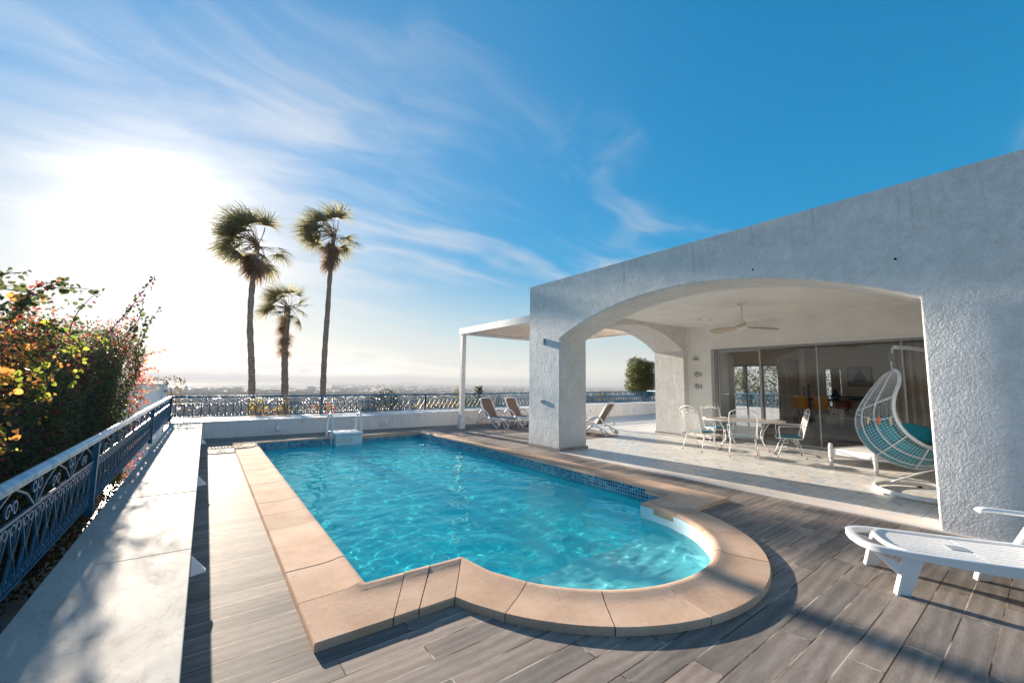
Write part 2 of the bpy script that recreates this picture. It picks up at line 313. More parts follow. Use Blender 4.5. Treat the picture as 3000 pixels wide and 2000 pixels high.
m_leaf('bract_orange', (.60,.24,.08), (.70,.40,.14), .5); m_leaf('bract_pink', (.50,.07,.10), (.62,.20,.14), .5); m_leaf('bract_violet', (.30,.12,.28), (.42,.22,.38), .4)
m_leaf('palm_leaf', (.19,.19,.14), (.36,.32,.23), .55, .45); m_leaf('palm_dead', (.24,.15,.12), (.38,.26,.21), .4, .8)
m_leaf('bush_leaf', (.03,.045,.035), (.08,.095,.055), .35); m_leaf('pine_leaf', (.06,.08,.02), (.16,.16,.05), .35); m_leaf('autumn_leaf', (.10,.075,.03), (.26,.17,.05), .4)
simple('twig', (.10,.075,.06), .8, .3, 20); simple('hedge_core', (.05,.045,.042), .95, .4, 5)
def m_palm_trunk():
    t = NT('palm_trunk'); v = t.coord(scale=(2,2,9)); n = t.noise(v, 2.2, 6, .7); t.bsdf(t.ramp(n, [(.3,(.14,.10,.085)),(.6,(.33,.25,.21)),(.8,(.50,.40,.34))]), .9, t.bump(n, .8, .03))
m_palm_trunk()
def m_mesh(name, col, cell, open_):
    t = NT(name); v = t.coord(scale=(1/cell,)*3); fr = t.n('ShaderNodeVectorMath', operation='FRACTION'); t.l(v, fr.inputs[0]); s = t.n('ShaderNodeSeparateXYZ'); t.l(fr.outputs[0], s.inputs[0])
    hole = t.math('MULTIPLY', t.math('GREATER_THAN', s.outputs[1], 1-open_), t.math('GREATER_THAN', t.math('FRACT', t.math('ADD', s.outputs[2], s.outputs[0])), 1-open_))
    b = t.n('ShaderNodeBsdfPrincipled'); b.inputs['Base Color'].default_value = (*col, 1); b.inputs['Roughness'].default_value = .5
    tr = t.n('ShaderNodeBsdfTransparent'); mx = t.n('ShaderNodeMixShader'); t.l(hole, mx.inputs[0]); t.l(b.outputs[0], mx.inputs[1]); t.l(tr.outputs[0], mx.inputs[2]); t.l(mx.outputs[0], t.out.inputs[0])
m_mesh('white_wire_mesh', (.72,.71,.70), .014, .78)

# ---------------------------------------------------------------- mesh helpers
class MB:
    def __init__(s): s.v = []; s.f = []
    def add(s, vs, fs):
        o = len(s.v); s.v += [tuple(v) for v in vs]; s.f += [tuple(i+o for i in f) for f in fs]; return s
    def box(s, a, b, rz=0, piv=None):
        x0,y0,z0 = a; x1,y1,z1 = b
        vs = [(x0,y0,z0),(x1,y0,z0),(x1,y1,z0),(x0,y1,z0),(x0,y0,z1),(x1,y0,z1),(x1,y1,z1),(x0,y1,z1)]
        if rz:
            p = piv or ((x0+x1)/2, (y0+y1)/2); c, q = math.cos(rz), math.sin(rz)
            vs = [(p[0]+(x-p[0])*c-(y-p[1])*q, p[1]+(x-p[0])*q+(y-p[1])*c, z) for x,y,z in vs]
        return s.add(vs, [(0,3,2,1),(4,5,6,7),(0,1,5,4),(1,2,6,5),(2,3,7,6),(3,0,4,7)])
    def prism(s, poly, ax, a, b):     # poly in the two other axes, extruded along axis ax from a to b
        n = len(poly)
        def P(p, t): return {0:(t,p[0],p[1]),1:(p[0],t,p[1]),2:(p[0],p[1],t)}[ax]
        vs = [P(p,a) for p in poly]+[P(p,b) for p in poly]
        return s.add(vs, [tuple(range(n)), tuple(range(2*n-1,n-1,-1))]+[(i,i+n,(i+1)%n+n,(i+1)%n) for i in range(n)])
    def tube(s, pts, r, n=8, closed=False, cap=True, flat=None):
        pts = [Vector(p) for p in pts]; k = len(pts)
        if k < 2: return s
        rs = r if isinstance(r, (list, tuple)) else [r]*k
        base = len(s.v); up = None
        for i, p in enumerate(pts):
            a = pts[(i-1)%k] if (i or closed) else p; b = pts[(i+1)%k] if (i < k-1 or closed) else p
            d = (b-a)
            if d.length < 1e-9: d = Vector((0,0,1))
            d.normalize()
            if up is None:
                up = Vector((0,0,1)) if abs(d.z) < .9 else Vector((1,0,0))
            x = d.cross(up)
            if x.length < 1e-6: x = d.cross(Vector((.3,.9,.1)))
            x.normalize(); up = x.cross(d).normalized()
            fx, fy = flat or (1, 1)
            for j in range(n):
                t = 2*math.pi*j/n + (math.pi/4 if n == 4 else 0)
                s.v.append(tuple(p + x*math.cos(t)*rs[i]*fx + up*math.sin(t)*rs[i]*fy))
        m = k if closed else k-1
        for i in range(m):
            for j in range(n):
                A = base+i*n+j; B = base+i*n+(j+1)%n; C_ = base+((i+1)%k)*n+(j+1)%n; D_ = base+((i+1)%k)*n+j
                s.f.append((A,B,C_,D_))
        if cap and not closed:
            s.f.append(tuple(base+j for j in reversed(range(n)))); s.f.append(tuple(base+(k-1)*n+j for j in range(n)))
        return s
    def lathe(s, prof, c=(0,0,0), n=24):
        base = len(s.v); m = len(prof)
        for r, z in prof:
            for j in range(n):
                t = 2*math.pi*j/n; s.v.append((c[0]+r*math.cos(t), c[1]+r*math.sin(t), c[2]+z))
        for i in range(m-1):
            for j in range(n): s.f.append((base+i*n+j, base+i*n+(j+1)%n, base+(i+1)*n+(j+1)%n, base+(i+1)*n+j))
        s.f.append(tuple(base+j for j in reversed(range(n)))); s.f.append(tuple(base+(m-1)*n+j for j in range(n)))
        return s
    def ell(s, c, r, n=14, m=8):
        return s.lathe([(max(1e-4,math.sin(math.pi*i/m))*1.0, -math.cos(math.pi*i/m)) for i in range(m+1)], n=n)._scale_last(c, r, n*(m+1))
    def _scale_last(s, c, r, k):
        for i in range(len(s.v)-k, len(s.v)):
            x,y,z = s.v[i]; s.v[i] = (c[0]+x*r[0], c[1]+y*r[1], c[2]+z*r[2])
        return s
    def grid(s, fn, nu, nv, wrap=False):
        base = len(s.v)
        for i in range(nu+1):
            for j in range(nv+1): s.v.append(tuple(fn(i/nu, j/nv)))
        for i in range(nu):
            for j in range(nv):
                a = base+i*(nv+1)+j; s.f.append((a, a+1, a+nv+2, a+nv+1))
        return s
    def build(s, name, mat, parent=None, smooth=False, bevel=0, loc=None, auto=None):
        me = bpy.data.meshes.new(name); me.from_pydata(s.v, [], s.f); me.update()
        o = bpy.data.objects.new(name, me); COL.objects.link(o)
        me.materials.append(MATS[mat])
        if smooth:
            me.polygons.foreach_set('use_smooth', [True]*len(me.polygons))
        if parent is not None: o.parent = parent
        if loc: o.location = loc
        if bevel:
            b = o.modifiers.new('bevel', 'BEVEL'); b.width = bevel; b.segments = 3; b.limit_method = 'ANGLE'; b.angle_limit = R(40)
        if auto:
            try:
                me.polygons.foreach_set('use_smooth', [True]*len(me.polygons))
                me.set_sharp_from_angle(angle=R(auto))
            except Exception: pass
        return o
def fast_mesh(name, verts, faces, mat, parent=None, smooth=False):   # numpy arrays, faces (n,k)
    me = bpy.data.meshes.new(name); n, k = faces.shape
    me.vertices.add(len(verts)); me.vertices.foreach_set('co', np.asarray(verts, dtype=np.float32).ravel())
    me.loops.add(n*k); me.loops.foreach_set('vertex_index', faces.astype(np.int32).ravel())
    me.polygons.add(n); me.polygons.foreach_set('loop_start', np.arange(0, n*k, k, dtype=np.int32)); me.polygons.foreach_set('loop_total', np.full(n, k, dtype=np.int32))
    if smooth: me.polygons.foreach_set('use_smooth', np.ones(n, dtype=bool))
    me.update(calc_edges=True); me.validate()
    o = bpy.data.objects.new(name, me); COL.objects.link(o); me.materials.append(MATS[mat]); 
    if parent is not None: o.parent = parent
    return o
def thing(name, label, cat, loc=(0,0,0), rz=0, group=None):
    o = bpy.data.objects.new(name, None); COL.objects.link(o); o.location = loc; o.rotation_euler = (0,0,rz); o.empty_display_size = .1
    o['label'] = label; o['category'] = cat
    if group: o['group'] = group
    return o
def tag(o, label, cat, group=None):
    o['label'] = label; o['category'] = cat
    if group: o['group'] = group
    return o
def struct(o): o['kind'] = 'structure'; return o
def stuff(o, label=None, cat=None):
    o['kind'] = 'stuff'
    if label: o['label'] = label
    if cat: o['category'] = cat
    return o
def copy_tree(root, loc, rz, label):
    def cp(o, par):
        c = o.copy(); COL.objects.link(c); c.parent = par
        for ch in list(o.children): cp(ch, c)
        return c
    r = cp(root, None); r.location = loc; r.rotation_euler = (0,0,rz); r['label'] = label; return r

# ================================================================ POOL GEOMETRY
CX0, CY0, RI, RO = 3.28, 3.33, 1.36, 1.81
def arc(cx, cy, r, a0, a1, n): return [(cx+r*math.cos(R(a0+(a1-a0)*i/n)), cy+r*math.sin(R(a0+(a1-a0)*i/n))) for i in range(n+1)]
# inner outline, counter-clockwise from far-left corner
inner = [(1.09,11.80),(1.09,3.33)] + arc(CX0,CY0,RI,180,360,40) + [(4.64,3.47),(5.39,3.50),(5.36,12.10)]
FARL_O, FARR_O = (.62,12.27), (5.93,12.62)
a_l = 180+math.degrees(math.asin((CY0-2.78)/RO)); a_r = 360-math.degrees(math.asin((CY0-2.98)/RO))
outer = [FARL_O,(.62,2.78)] + arc(CX0,CY0,RO,a_l,a_r,44) + [(5.97,2.99),FARR_O]

# ---- deck with a hole
def fill_with_hole(name, out, hole, z, mat):
    bm = bmesh.new(); es = []
    for loop in (out, hole):
        vs = [bm.verts.new((x,y,z)) for x,y in loop]; es += [bm.edges.new((vs[i], vs[(i+1)%len(vs)])) for i in range(len(vs))]
    bmesh.ops.triangle_fill(bm, use_beauty=True, edges=es)
    cx = sum(p[0] for p in hole)/len(hole)
    for f in bm.faces:
        f.normal_update()
        if f.normal.z < 0: f.normal_flip()
    me = bpy.data.meshes.new(name); bm.to_mesh(me); bm.free(); o = bpy.data.objects.new(name, me); COL.objects.link(o); me.materials.append(MATS[mat]); return o
def inset(loop, d):
    c = Vector((3.2, 7.5)); r = []
    for x, y in loop:
        v = Vector((x, y))-c if y > 3.6 else Vector((x-CX0, y-5.0)); v.normalize(); r.append((x-v.x*d, y-v.y*d))
    return r
deck = struct(fill_with_hole('deck', [(-.01,-5),(21.0,-5),(21.0,13.93),(-.01,13.93)], inset(outer, .12), 0.0, 'wood_planks'))

pool = thing('swimming_pool', 'blue swimming pool with a rounded end and terracotta stone edge', 'swimming pool', (3.2, 7.5, 0))
def P_(mb): mb.v = [(x-3.2, y-7.5, z) for x,y,z in mb.v]; return mb
# coping stones: stations of (inner, outer)
def lerp(a, b, t): return (a[0]+(b[0]-a[0])*t, a[1]+(b[1]-a[1])*t)
runs = []
def straight(i0, i1, o0, o1, n): runs.append([(lerp(i0,i1,k/n), lerp(o0,o1,k/n)) for k in range(n+1)])
TL_i, BL_i = (1.09,11.80), (1.09,3.33)
straight(TL_i, BL_i, (.62,11.9), (.62,3.33), 15)
# near-left corner stone
cop = MB()
PROF = [(0,-.02),(0,.058),(.012,.074),(.035,.082),(.07,.078),(.12,.066),(.20,.058),(.30,.055),(.985,.052),(1.0,.042),(1.0,-.002)]
def stone(st, gap=.004):
    """st: list of (inner, outer) pairs, one stone."""
    m = len(PROF); base = len(cop.v)
    tot = len(st)
    jt = random.uniform(-.002,.002)
    for k, (a, b) in enumerate(st):
        a = Vector(a); b = Vector(b)
        # shrink the ends a little to leave a joint
        if k == 0: q = Vector(st[1][0])-a; q2 = Vector(st[1][1])-b
        elif k == tot-1: q = Vector(st[-2][0])-a; q2 = Vector(st[-2][1])-b
        else: q = None
        if q is not None:
            if q.length > 1e-6: a = a+q.normalized()*gap
            if q2.length > 1e-6: b = b+q2.normalized()*gap
        w = (b-a).length; d = (b-a)/w
        for t, z in PROF:
            if t < .5: dist = t*1.0
            else: dist = w*t
            p = a+d*dist; cop.v.append((p.x, p.y, z+(jt if z > 0 else 0)))
    for k in range(tot-1):
        for j in range(m-1):
            A = base+k*m+j; cop.f.append((A, A+m, A+m+1, A+1))
    cop.f.append(tuple(base+j for j in range(m))); cop.f.append(tuple(base+(tot-1)*m+j for j in reversed(range(m))))
def sub(a, b, n=3): return [(lerp(a[0],b[0],i/n), lerp(a[1],b[1],i/n)) for i in range(n+1)]
for r in runs:
    for a, b in zip(r, r[1:]): stone(sub(a, b))
# corner far-left / far side
stone([(TL_i,(.62,11.9)), (TL_i, FARL_O), ((1.20,11.81),(1.25,12.31))])
fi0, fi1, fo0, fo1 = (1.20,11.81),(5.25,12.09),(1.25,12.31),(5.25,12.57)
for k in range(8): stone(sub((lerp(fi0,fi1,k/8), lerp(fo0,fo1,k/8)), (lerp(fi0,fi1,(k+1)/8), lerp(fo0,fo1,(k+1)/8))))
stone([((5.25,12.09),(5.25,12.57)), ((5.36,12.10),FARR_O), ((5.36,11.95),(5.93,11.95))])
ry = [11.95]+[11.95-.585*k for k in range(1,14)]+[3.95]
for a, b in zip(ry, ry[1:]):
    fa = lambda y: (5.36+(12.1-y)*.0035, y); fo = lambda y: (5.93+(12.62-y)*.004, y)
    stone(sub((fa(a),fo(a)), (fa(b),fo(b))))
# near-right corner (convex outer), return edge, notch
stone([((5.388,3.95),(5.963,3.95)), ((5.39,3.50),(5.965,3.50)), ((5.39,3.50),(5.97,2.99)), ((5.12,3.49),(5.45,2.985))])
stone([((5.12,3.49),(5.45,2.985)), ((4.64,3.47),(5.06,2.98))])
A0 = (RI*1.0); 
aR = 360-math.degrees(math.asin((CY0-2.98)/RO))
def arcst(a0, a1, n=6): return [((CX0+RI*math.cos(R(a0+(a1-a0)*i/n)), CY0+RI*math.sin(R(a0+(a1-a0)*i/n))), (CX0+RO*math.cos(R(a0+(a1-a0)*i/n)), CY0+RO*math.sin(R(a0+(a1-a0)*i/n)))) for i in range(n+1)]
stone([((4.64,3.47),(5.06,2.98)), ((CX0+RI, CY0-.02),(5.055,2.96)), ((CX0+RI*math.cos(R(-17)), CY0+RI*math.sin(R(-17))), (CX0+RO*math.cos(R(-17)), CY0+RO*math.sin(R(-17))))])
ang = [343,321,298,277,256,234,211]
for a, b in zip(ang, ang[1:]): stone(arcst(a, b, 8))
stone([((CX0+RI*math.cos(R(211)), CY0+RI*math.sin(R(211))), (CX0+RO*math.cos(R(211)), CY0+RO*math.sin(R(211)))), ((CX0+RI*math.cos(R(196)), CY0+RI*math.sin(R(196))), (CX0+RO*math.cos(R(203)), CY0+RO*math.sin(R(203)))), ((CX0-RI, CY0), (CX0+RO*math.cos(R(a_l)), 2.78))])
stone([((CX0-RI, CY0),(CX0+RO*math.cos(R(a_l)), 2.78)), ((1.62,3.33),(1.28,2.78))])
stone([((1.62,3.33),(1.28,2.78)), ((1.40,3.33),(1.10,2.78))])
stone([((1.40,3.33),(1.10,2.78)), ((1.09,3.33),(.62,2.78)), ((1.09,3.33),(.62,3.33))])
P_(cop).build('coping', 'terracotta_stone', pool, auto=38)
# mortar bed under the stones
mb = MB(); n_ = len(inner)
def ring_strip(mb, a, b, za, zb):
    o = len(mb.v); n = len(a)
    for p in a: mb.v.append((*p, za))
    for p in b: mb.v.append((*p, zb))
    for i in range(n): mb.f.append((o+i, o+(i+1)%n, o+n+(i+1)%n, o+n+i))
jb = MB()
def jstrip(i0, i1, o0, o1): jb.add([(*i0,.040),(*i1,.040),(*o1,.036),(*o0,.036)], [(0,1,2,3)])
jstrip((1.10,11.8),(1.10,3.33),(.63,12.2),(.63,2.8)); jstrip((1.1,11.82),(5.36,12.1),(.63,12.26),(5.92,12.61)); jstrip((5.38,12.1),(5.385,3.5),(5.93,12.6),(5.96,3.0)); jstrip((5.38,3.49),(4.65,3.46),(5.96,3.0),(5.06,2.99)); jstrip((1.1,3.32),(1.92,3.32),(.64,2.79),(1.54,2.79))
ar_i = arc(CX0,CY0,RI+.01,180,361,40); ar_o = arc(CX0,CY0,RO-.01,197,348,40)
for i in range(40): jstrip(ar_i[i], ar_i[i+1], ar_o[i], ar_o[i+1])
P_(jb).build('mortar', 'twig', pool)
# basin
DEPTH = -.66
b1 = MB(); ring_strip(b1, inner, inner, .05, -.30); P_(b1).build('waterline_tiles', 'mosaic_tile', pool)
b2 = MB(); ring_strip(b2, inner, inner, -.30, DEPTH); o = len(b2.v); b2.v += [(*p, DEPTH) for p in inner]; b2.f.append(tuple(range(o, o+len(inner))))
bas = P_(b2).build('basin', 'pool_plaster', pool)
st1 = MB(); 
for k, (yc, z) in enumerate(((2.52,-.26),(2.92,-.38),(3.32,-.51))):
    ch = [p for p in arc(CX0,CY0,RI-.002,180,360,60) if p[1] <= yc]
    st1.prism(ch, 2, DEPTH+.01-.001*k, z)
stp = P_(st1).build('entry_steps', 'step_plaster', pool)
# white band of the rounded bay (no mosaic there)
b3 = MB(); bay = [(4.632,3.465)]+arc(CX0,CY0,RI-.004,360,180,60); o = 0
for p in bay: b3.v += [(*p,.045),(*p,-.31)]
for i in range(len(bay)-1): b3.f.append((2*i,2*i+1,2*i+3,2*i+2))
bayo = P_(b3).build('bay_wall', 'step_plaster', pool)
for q in (bas, stp, bayo): q.cycles.is_caustics_receiver = True

# ---- water surface
def water():
    x0,x1,y0,y1 = .95,6.0,1.85,18.0; step = .022  # sheet runs on unseen below the deck, added to seed the refracted sunlight
    nx, ny = int((x1-x0)/step), int((y1-y0)/step)
    X, Y = np.meshgrid(np.linspace(x0,x1,nx), np.linspace(y0,y1,ny))
    Z = np.full_like(X, -.105); r = np.random.default_rng(3)
    for i in range(90):
        lam = .10*(7.0**r.random()); k = 2*math.pi/lam; a = .00060*(lam/.3)**1.0; th = r.normal(math.radians(205), 1.0); ph = r.random()*6.28
        Xw = X+.05*np.sin(Y*2.1+i)+.03*np.sin(Y*5+2*i); Yw = Y+.05*np.sin(X*1.7+i*1.3)
        Z += .7*a*np.sin(k*(Xw*math.cos(th)+Yw*math.sin(th))+ph)*(0.75+.5*np.sin(X*.9+Y*.7+i))
    V = np.stack([X,Y,Z],-1).reshape(-1,3); V[:,0] -= 3.2; V[:,1] -= 7.5
    idx = np.arange(nx*ny).reshape(ny,nx); F = np.stack([idx[:-1,:-1],idx[:-1,1:],idx[1:,1:],idx[1:,:-1]],-1).reshape(-1,4)
    cx = (X[:-1,:-1]+step/2).ravel(); cyy = (Y[:-1,:-1]+step/2).ravel()
    keep = ((cx > 1.0) & (cx < 5.47) & (cyy > 3.3) & (cyy < 17.9)) | (((cx-CX0)**2+(cyy-CY0)**2) < (RI+.07)**2)
    o = fast_mesh('water', V, F[keep], 'pool_water', None, True); o.location = (3.2,7.5,0); struct(o); o.cycles.is_caustics_caster = True
    return o
water()
# ground slab under the deck closes everything off

# ================================================================ LOW WALLS, LAMPS, RAILINGS
bench = thing('parapet_bench', 'low white marble-topped bench wall running along the left railing', 'low wall', (-.34, 5, 0))
bb = MB(); bb.box((-.32,-9,-.6),(.325,8.86,.385)); bb.build('wall_body', 'parapet_paint', bench)
cap = MB(); js = [-9,-1.4,.35,2.05,3.75,5.60,7.55,9.3,10.9,12.55,13.86]
for a, b in zip(js, js[1:]):
    z = .42+random.uniform(-.0015,.0015); cap.box((-.345, a-5+.003, .387), (.338, b-5-.003, z))
cap.build('cap_slab', 'bench_marble', bench, bevel=.006)
ZT = [(-.70,.425),(4.3,.43),(7.0,.478),(12,.52),(16,.575),(21.3,.56)]
far = thing('terrace_parapet', 'long low white parapet wall across the far side of the terrace', 'low wall', (8, 14.5, 0))
fw = MB(); n = len(ZT)
fb = MB()
for (x0,z0),(x1,z1) in zip(ZT, ZT[1:]):
    vs = [(x0-8,-.6,-.5),(x1-8,-.6,-.5),(x1-8,.78,-.5),(x0-8,.78,-.5),(x0-8,-.6,z0),(x1-8,-.6,z1),(x1-8,.78,z1),(x0-8,.78,z0)]
    fb.add(vs, [(4,5,6,7),(0,1,5,4),(2,3,7,6)])
fb.add([(-8.7,-.6,-.5),(-8.7,.78,-.5),(-8.7,.78,.425),(-8.7,-.6,.425)], [(0,1,2,3)])
fb.build('wall_body', 'parapet_paint', far)
fc = MB()
for (x0,z0),(x1,z1) in zip(ZT, ZT[1:]):
    m = max(1, int((x1-x0)/1.2))
    for k in range(m):
        xa, xb = x0+(x1-x0)*k/m+.004, x0+(x1-x0)*(k+1)/m-.004; za, zb = z0+(z1-z0)*k/m, z0+(z1-z0)*(k+1)/m
        y0, y1 = -.612, .80
        fc.add([(xa-8,y0,za+.001),(xb-8,y0,zb+.001),(xb-8,y1,zb+.001),(xa-8,y1,za+.001),(xa-8,y0,za+.028),(xb-8,y0,zb+.028),(xb-8,y1,zb+.028),(xa-8,y1,za+.028)], [(0,3,2,1),(4,5,6,7),(0,1,5,4),(1,2,6,5),(2,3,7,6),(3,0,4,7)])
fc.build('cap_slab', 'white_paint', far)
rp = thing('side_parapet', 'low white parapet wall seen through the glass doors beyond the room', 'low wall', (21.0, 8, 0))
MB().box((-.15,-9,-.5),(.15,5.85,.60)).build('wall_body', 'parapet_paint', rp)

# wall lamps : white half-pyramids with a slanted face
def wall_lamp_mesh():
    m = MB(); w = .068
    m.add([(-w,0,0),(w,0,0),(w*.5,-.10,.005),(-w*.5,-.10,.005),(-.012,0,.135),(.012,0,.135)], [(0,1,2,3),(0,3,4),(1,5,2),(3,2,5,4),(0,4,5,1)]); return m
wl0 = wall_lamp_mesh().build('wall_lamp', 'white_paint', None, bevel=.008); wl0.location = (1.76, 13.885, .15)
tag(wl0, 'white wedge lamp on the far parapet, left of the pool ladder', 'wall lamp', 'wedge lamps on the low walls')
def lamp_copy(loc, rz, label):
    c = wl0.copy(); COL.objects.link(c); c.location = loc; c.rotation_euler = (0,0,rz); tag(c, label, 'wall lamp', 'wedge lamps on the low walls'); return c
lamp_copy((4.95,13.885,.16), 0, 'white wedge lamp on the far parapet, just right of the pool ladder')
lamp_copy((8.2,13.885,.22), 0, 'white wedge lamp on the parapet between pergola post and brown lounger')
lamp_copy((14.85,13.885,.26), 0, 'white wedge lamp seen through the side arch, nearer the pillar')
lamp_copy((18.1,13.885,.26), 0, 'white wedge lamp seen through the side arch, farther right')
for y, t in ((4.05,'nearest white wedge lamp on the side of the marble bench wall'),(7.25,'middle white wedge lamp on the side of the marble bench wall'),(11.77,'farthest white wedge lamp on the side of the bench wall, near the corner')):
    lamp_copy((.0,y,.14), R(90), t)

# railing pattern
def spiral(cx, cz, r0, a0, turns, s, n=13):
    return [(cx+(r0*(1-.72*i/n))*math.cos(a0+s*turns*2*math.pi*i/n), cz+(r0*(1-.72*i/n))*math.sin(a0+s*turns*2*math.pi*i/n)) for i in range(n+1)]
def rail_panel(L, h0=.05, hm=.425, h1=.60, n=4, r=.0078):
    """scroll panel in the local x-z plane, length L"""
    m = MB(); T = lambda pts, rr=r, nn=n: m.tube([(x,0,z) for x,z in pts], rr, nn)
    for z, rr in ((h0,.011),(hm,.011)): T([(0,z),(L,z)], rr)
    k = max(1, round(L/.40)); w = L/k; a = w/4
    for i in range(k):
        x0 = i*w
        for c in (x0+a, x0+3*a):
            T([(c,h0),(c,hm)])
            for s in (-1,1):
                # top C scrolls curling down and out, bottom scrolls curling up
                rr = a*.40
                cx, cz = c+s*rr*1.15, hm-.055
                T([(c, hm-.15),(c+s*.004, hm-.08)]+spiral(cx, cz, rr, math.pi if s > 0 else 0, .95, -s))
                cz = h0+.055
                T([(c, h0+.17),(c+s*.004, h0+.09)]+spiral(cx, cz, rr, math.pi if s > 0 else 0, .95, s))
        for c, s in ((x0, 1), (x0+2*a, 1)):
            T([(c+.0,hm-.02),(c+a,h0+.15),(c+2*a,hm-.02)]); T([(c,h0+.01),(c+a,hm-.17),(c+2*a,h0+.01)])
    k2 = max(1, round(L/.80)); w2 = L/k2
    for i in range(k2):
        x0 = i*w2; c = x0+w2/2
        T([(x0,hm),(x0,h1)])
        pts = [(x0+.02, hm+.015)]
        for s in (-1,1):
            T([(c+s*w2*.46,hm+.01),(c+s*w2*.28,hm+.10),(c+s*w2*.10,h1-.03),(c,h1-.005)])
            T(spiral(c+s*.048, hm+.062, .045, math.pi if s > 0 else 0, 1.15, -s))
            T(spiral(x0+(.052 if s > 0 else w2-.052), h1-.052, .045, math.pi if s > 0 else 0, 1.0, s))
    return m
def railing(name, label, a, b, za, zb, posts, hand, hmat, zr=.60, pr=.028):
    a = Vector(a); b = Vector(b); L = (b-a).length; d = (b-a)/L; rz = math.atan2(d.y, d.x)
    t = thing(name, label, 'railing', (a.x, a.y, 0), rz, 'blue scrollwork railings round the terrace')
    zf = lambda s: za+(zb-za)*s/L
    hm = MB(); top = zr+.02
    hm.tube([(0,0,zf(0)+top),(L,0,zf(L)+top)], hand, 14); hm.build('handrail', hmat, t, smooth=True)
    for p in posts:
        MB().box((p-pr,-pr,zf(p)-.06),(p+pr,pr,zf(p)+zr+.004)).build('post', 'rail_blue', t, bevel=.003)
    for s0, s1 in zip(posts, posts[1:]):
        pm = rail_panel(s1-s0-2*pr, r=.0078 if hand > .03 else .0125); z0, z1 = zf(s0), zf(s1)
        pm.v = [(x+s0+pr, y, z+z0+(z1-z0)*x/(s1-s0)) for x,y,z in pm.v]
        pm.build('scroll_panel', 'rail_blue', t)
    return t
RX = -.765
railing('scroll_railing', 'long blue railing with worn pale handrail beside the bougainvillea', (RX,-1.5), (RX,15.1), .41, .455, [0,2.0,6.8,11.8,16.6], .034, 'handrail_worn')
def zfar(x):
    for (x0,z0),(x1,z1) in zip(ZT, ZT[1:]):
        if x0 <= x <= x1: return z0+(z1-z0)*(x-x0)/(x1-x0)+.03
    return .58
xs = [-.765, 3.16, 6.92]; 
railing('scroll_railing', 'blue scrollwork railing across the view behind the palms and ladder', (RX,15.1), (6.92,15.1), .45, .475, [0,3.925,7.685], .026, 'rail_blue')
railing('scroll_railing', 'blue scrollwork railing right of the dark bush, behind pergola and loungers', (6.92,15.1), (21.0,15.1), .475, .57, [.001,3.47,6.95,10.36,13.84,14.05], .026, 'rail_blue')
railing('scroll_railing', 'bright blue railing seen through the glass doors beyond the room', (21.0,-.5), (21.0,15.1), .60, .60, [0,3.1,6.2,9.3,12.4,15.5], .026, 'rail_blue')

# ================================================================ HOUSE
house = thing('villa', 'white stucco house with a wide arched porch and glass sliding doors', 'house', (9, 3, 0))
def H_(mb): mb.v = [(x-9, y-3, z) for x,y,z in mb.v]; return mb
def arch_wall(axis, lo, hi, z_top, a0, a1, spring, rise, t0, t1, seg=40, z_bot=0.0):
    """wall slab with one segmental arch; horizontal coordinate runs lo..hi, thickness t0..t1 on the other axis"""
    half = (a1-a0)/2; rad = (half*half+rise*rise)/(2*rise); c = (a0+a1)/2; zc = spring+rise-rad
    th = math.asin(half/rad)
    ap = [(c+rad*math.sin(-th+2*th*i/seg), zc+rad*math.cos(-th+2*th*i/seg)) for i in range(seg+1)]
    m = MB(); def_faces = []
    def P(u, z, t): return (t, u, z) if axis == 'y' else (u, t, z)
    for t, flip in ((t0, 0), (t1, 1)):
        o = len(m.v)
        # left pier, right pier as quads, spandrel as quads up to the top
        quads = [[(lo,z_bot),(a0,z_bot),(a0,spring),(lo,spring)], [(a1,z_bot),(hi,z_bot),(hi,spring),(a1,spring)], [(lo,spring),(a0,spring),(a0,z_top),(lo,z_top)], [(a1,spring),(hi,spring),(hi,z_top),(a1,z_top)]]
        for i in range(seg): quads.append([ap[i], ap[i+1], (ap[i+1][0],z_top), (ap[i][0],z_top)])
        for q in quads:
            vs = [P(u,z,t) for u,z in q]; m.add(vs if not flip else vs[::-1], [(0,1,2,3)])
    # reveals, soffit, top, ends
    for u in (a0, a1): m.add([P(u,z_bot,t0),P(u,z_bot,t1),P(u,spring,t1),P(u,spring,t0)], [(0,1,2,3)])
    for i in range(seg): m.add([P(*ap[i],t0),P(*ap[i],t1),P(*ap[i+1],t1),P(*ap[i+1],t0)], [(0,1,2,3)])
    for u in (lo, hi): m.add([P(u,z_bot,t0),P(u,z_bot,t1),P(u,z_top,t1),P(u,z_top,t0)], [(0,1,2,3)])
    m.add([P(lo,z_top,t0),P(hi,z_top,t0),P(hi,z_top,t1),P(lo,z_top,t1)], [(0,1,2,3)])
    return m
FX0, FX1 = 6.75, 7.65
def shell(name, m, mat, ang=35):
    o = H_(m).build(name, mat, house)
    bm = bmesh.new(); bm.from_mesh(o.data); bmesh.ops.remove_doubles(bm, verts=bm.verts, dist=1e-4); bmesh.ops.recalc_face_normals(bm, faces=bm.faces); bm.to_mesh(o.data); bm.free()
    o.data.polygons.foreach_set('use_smooth', [True]*len(o.data.polygons)); o.data.set_sharp_from_angle(angle=R(ang))
    b = o.modifiers.new('bevel', 'BEVEL'); b.width = .022; b.segments = 3; b.limit_method = 'ANGLE'; b.angle_limit = R(50)
    return o
shell('front_wall', arch_wall('y', -6, 8.43, 4.11, 1.04, 7.28, 2.67, .70, FX0, FX1), 'stucco')
shell('side_wall', arch_wall('x', FX1+.004, 12.7, 3.95, FX1+.006, 12.15, 2.67, .63, 7.37, 8.42), 'stucco')
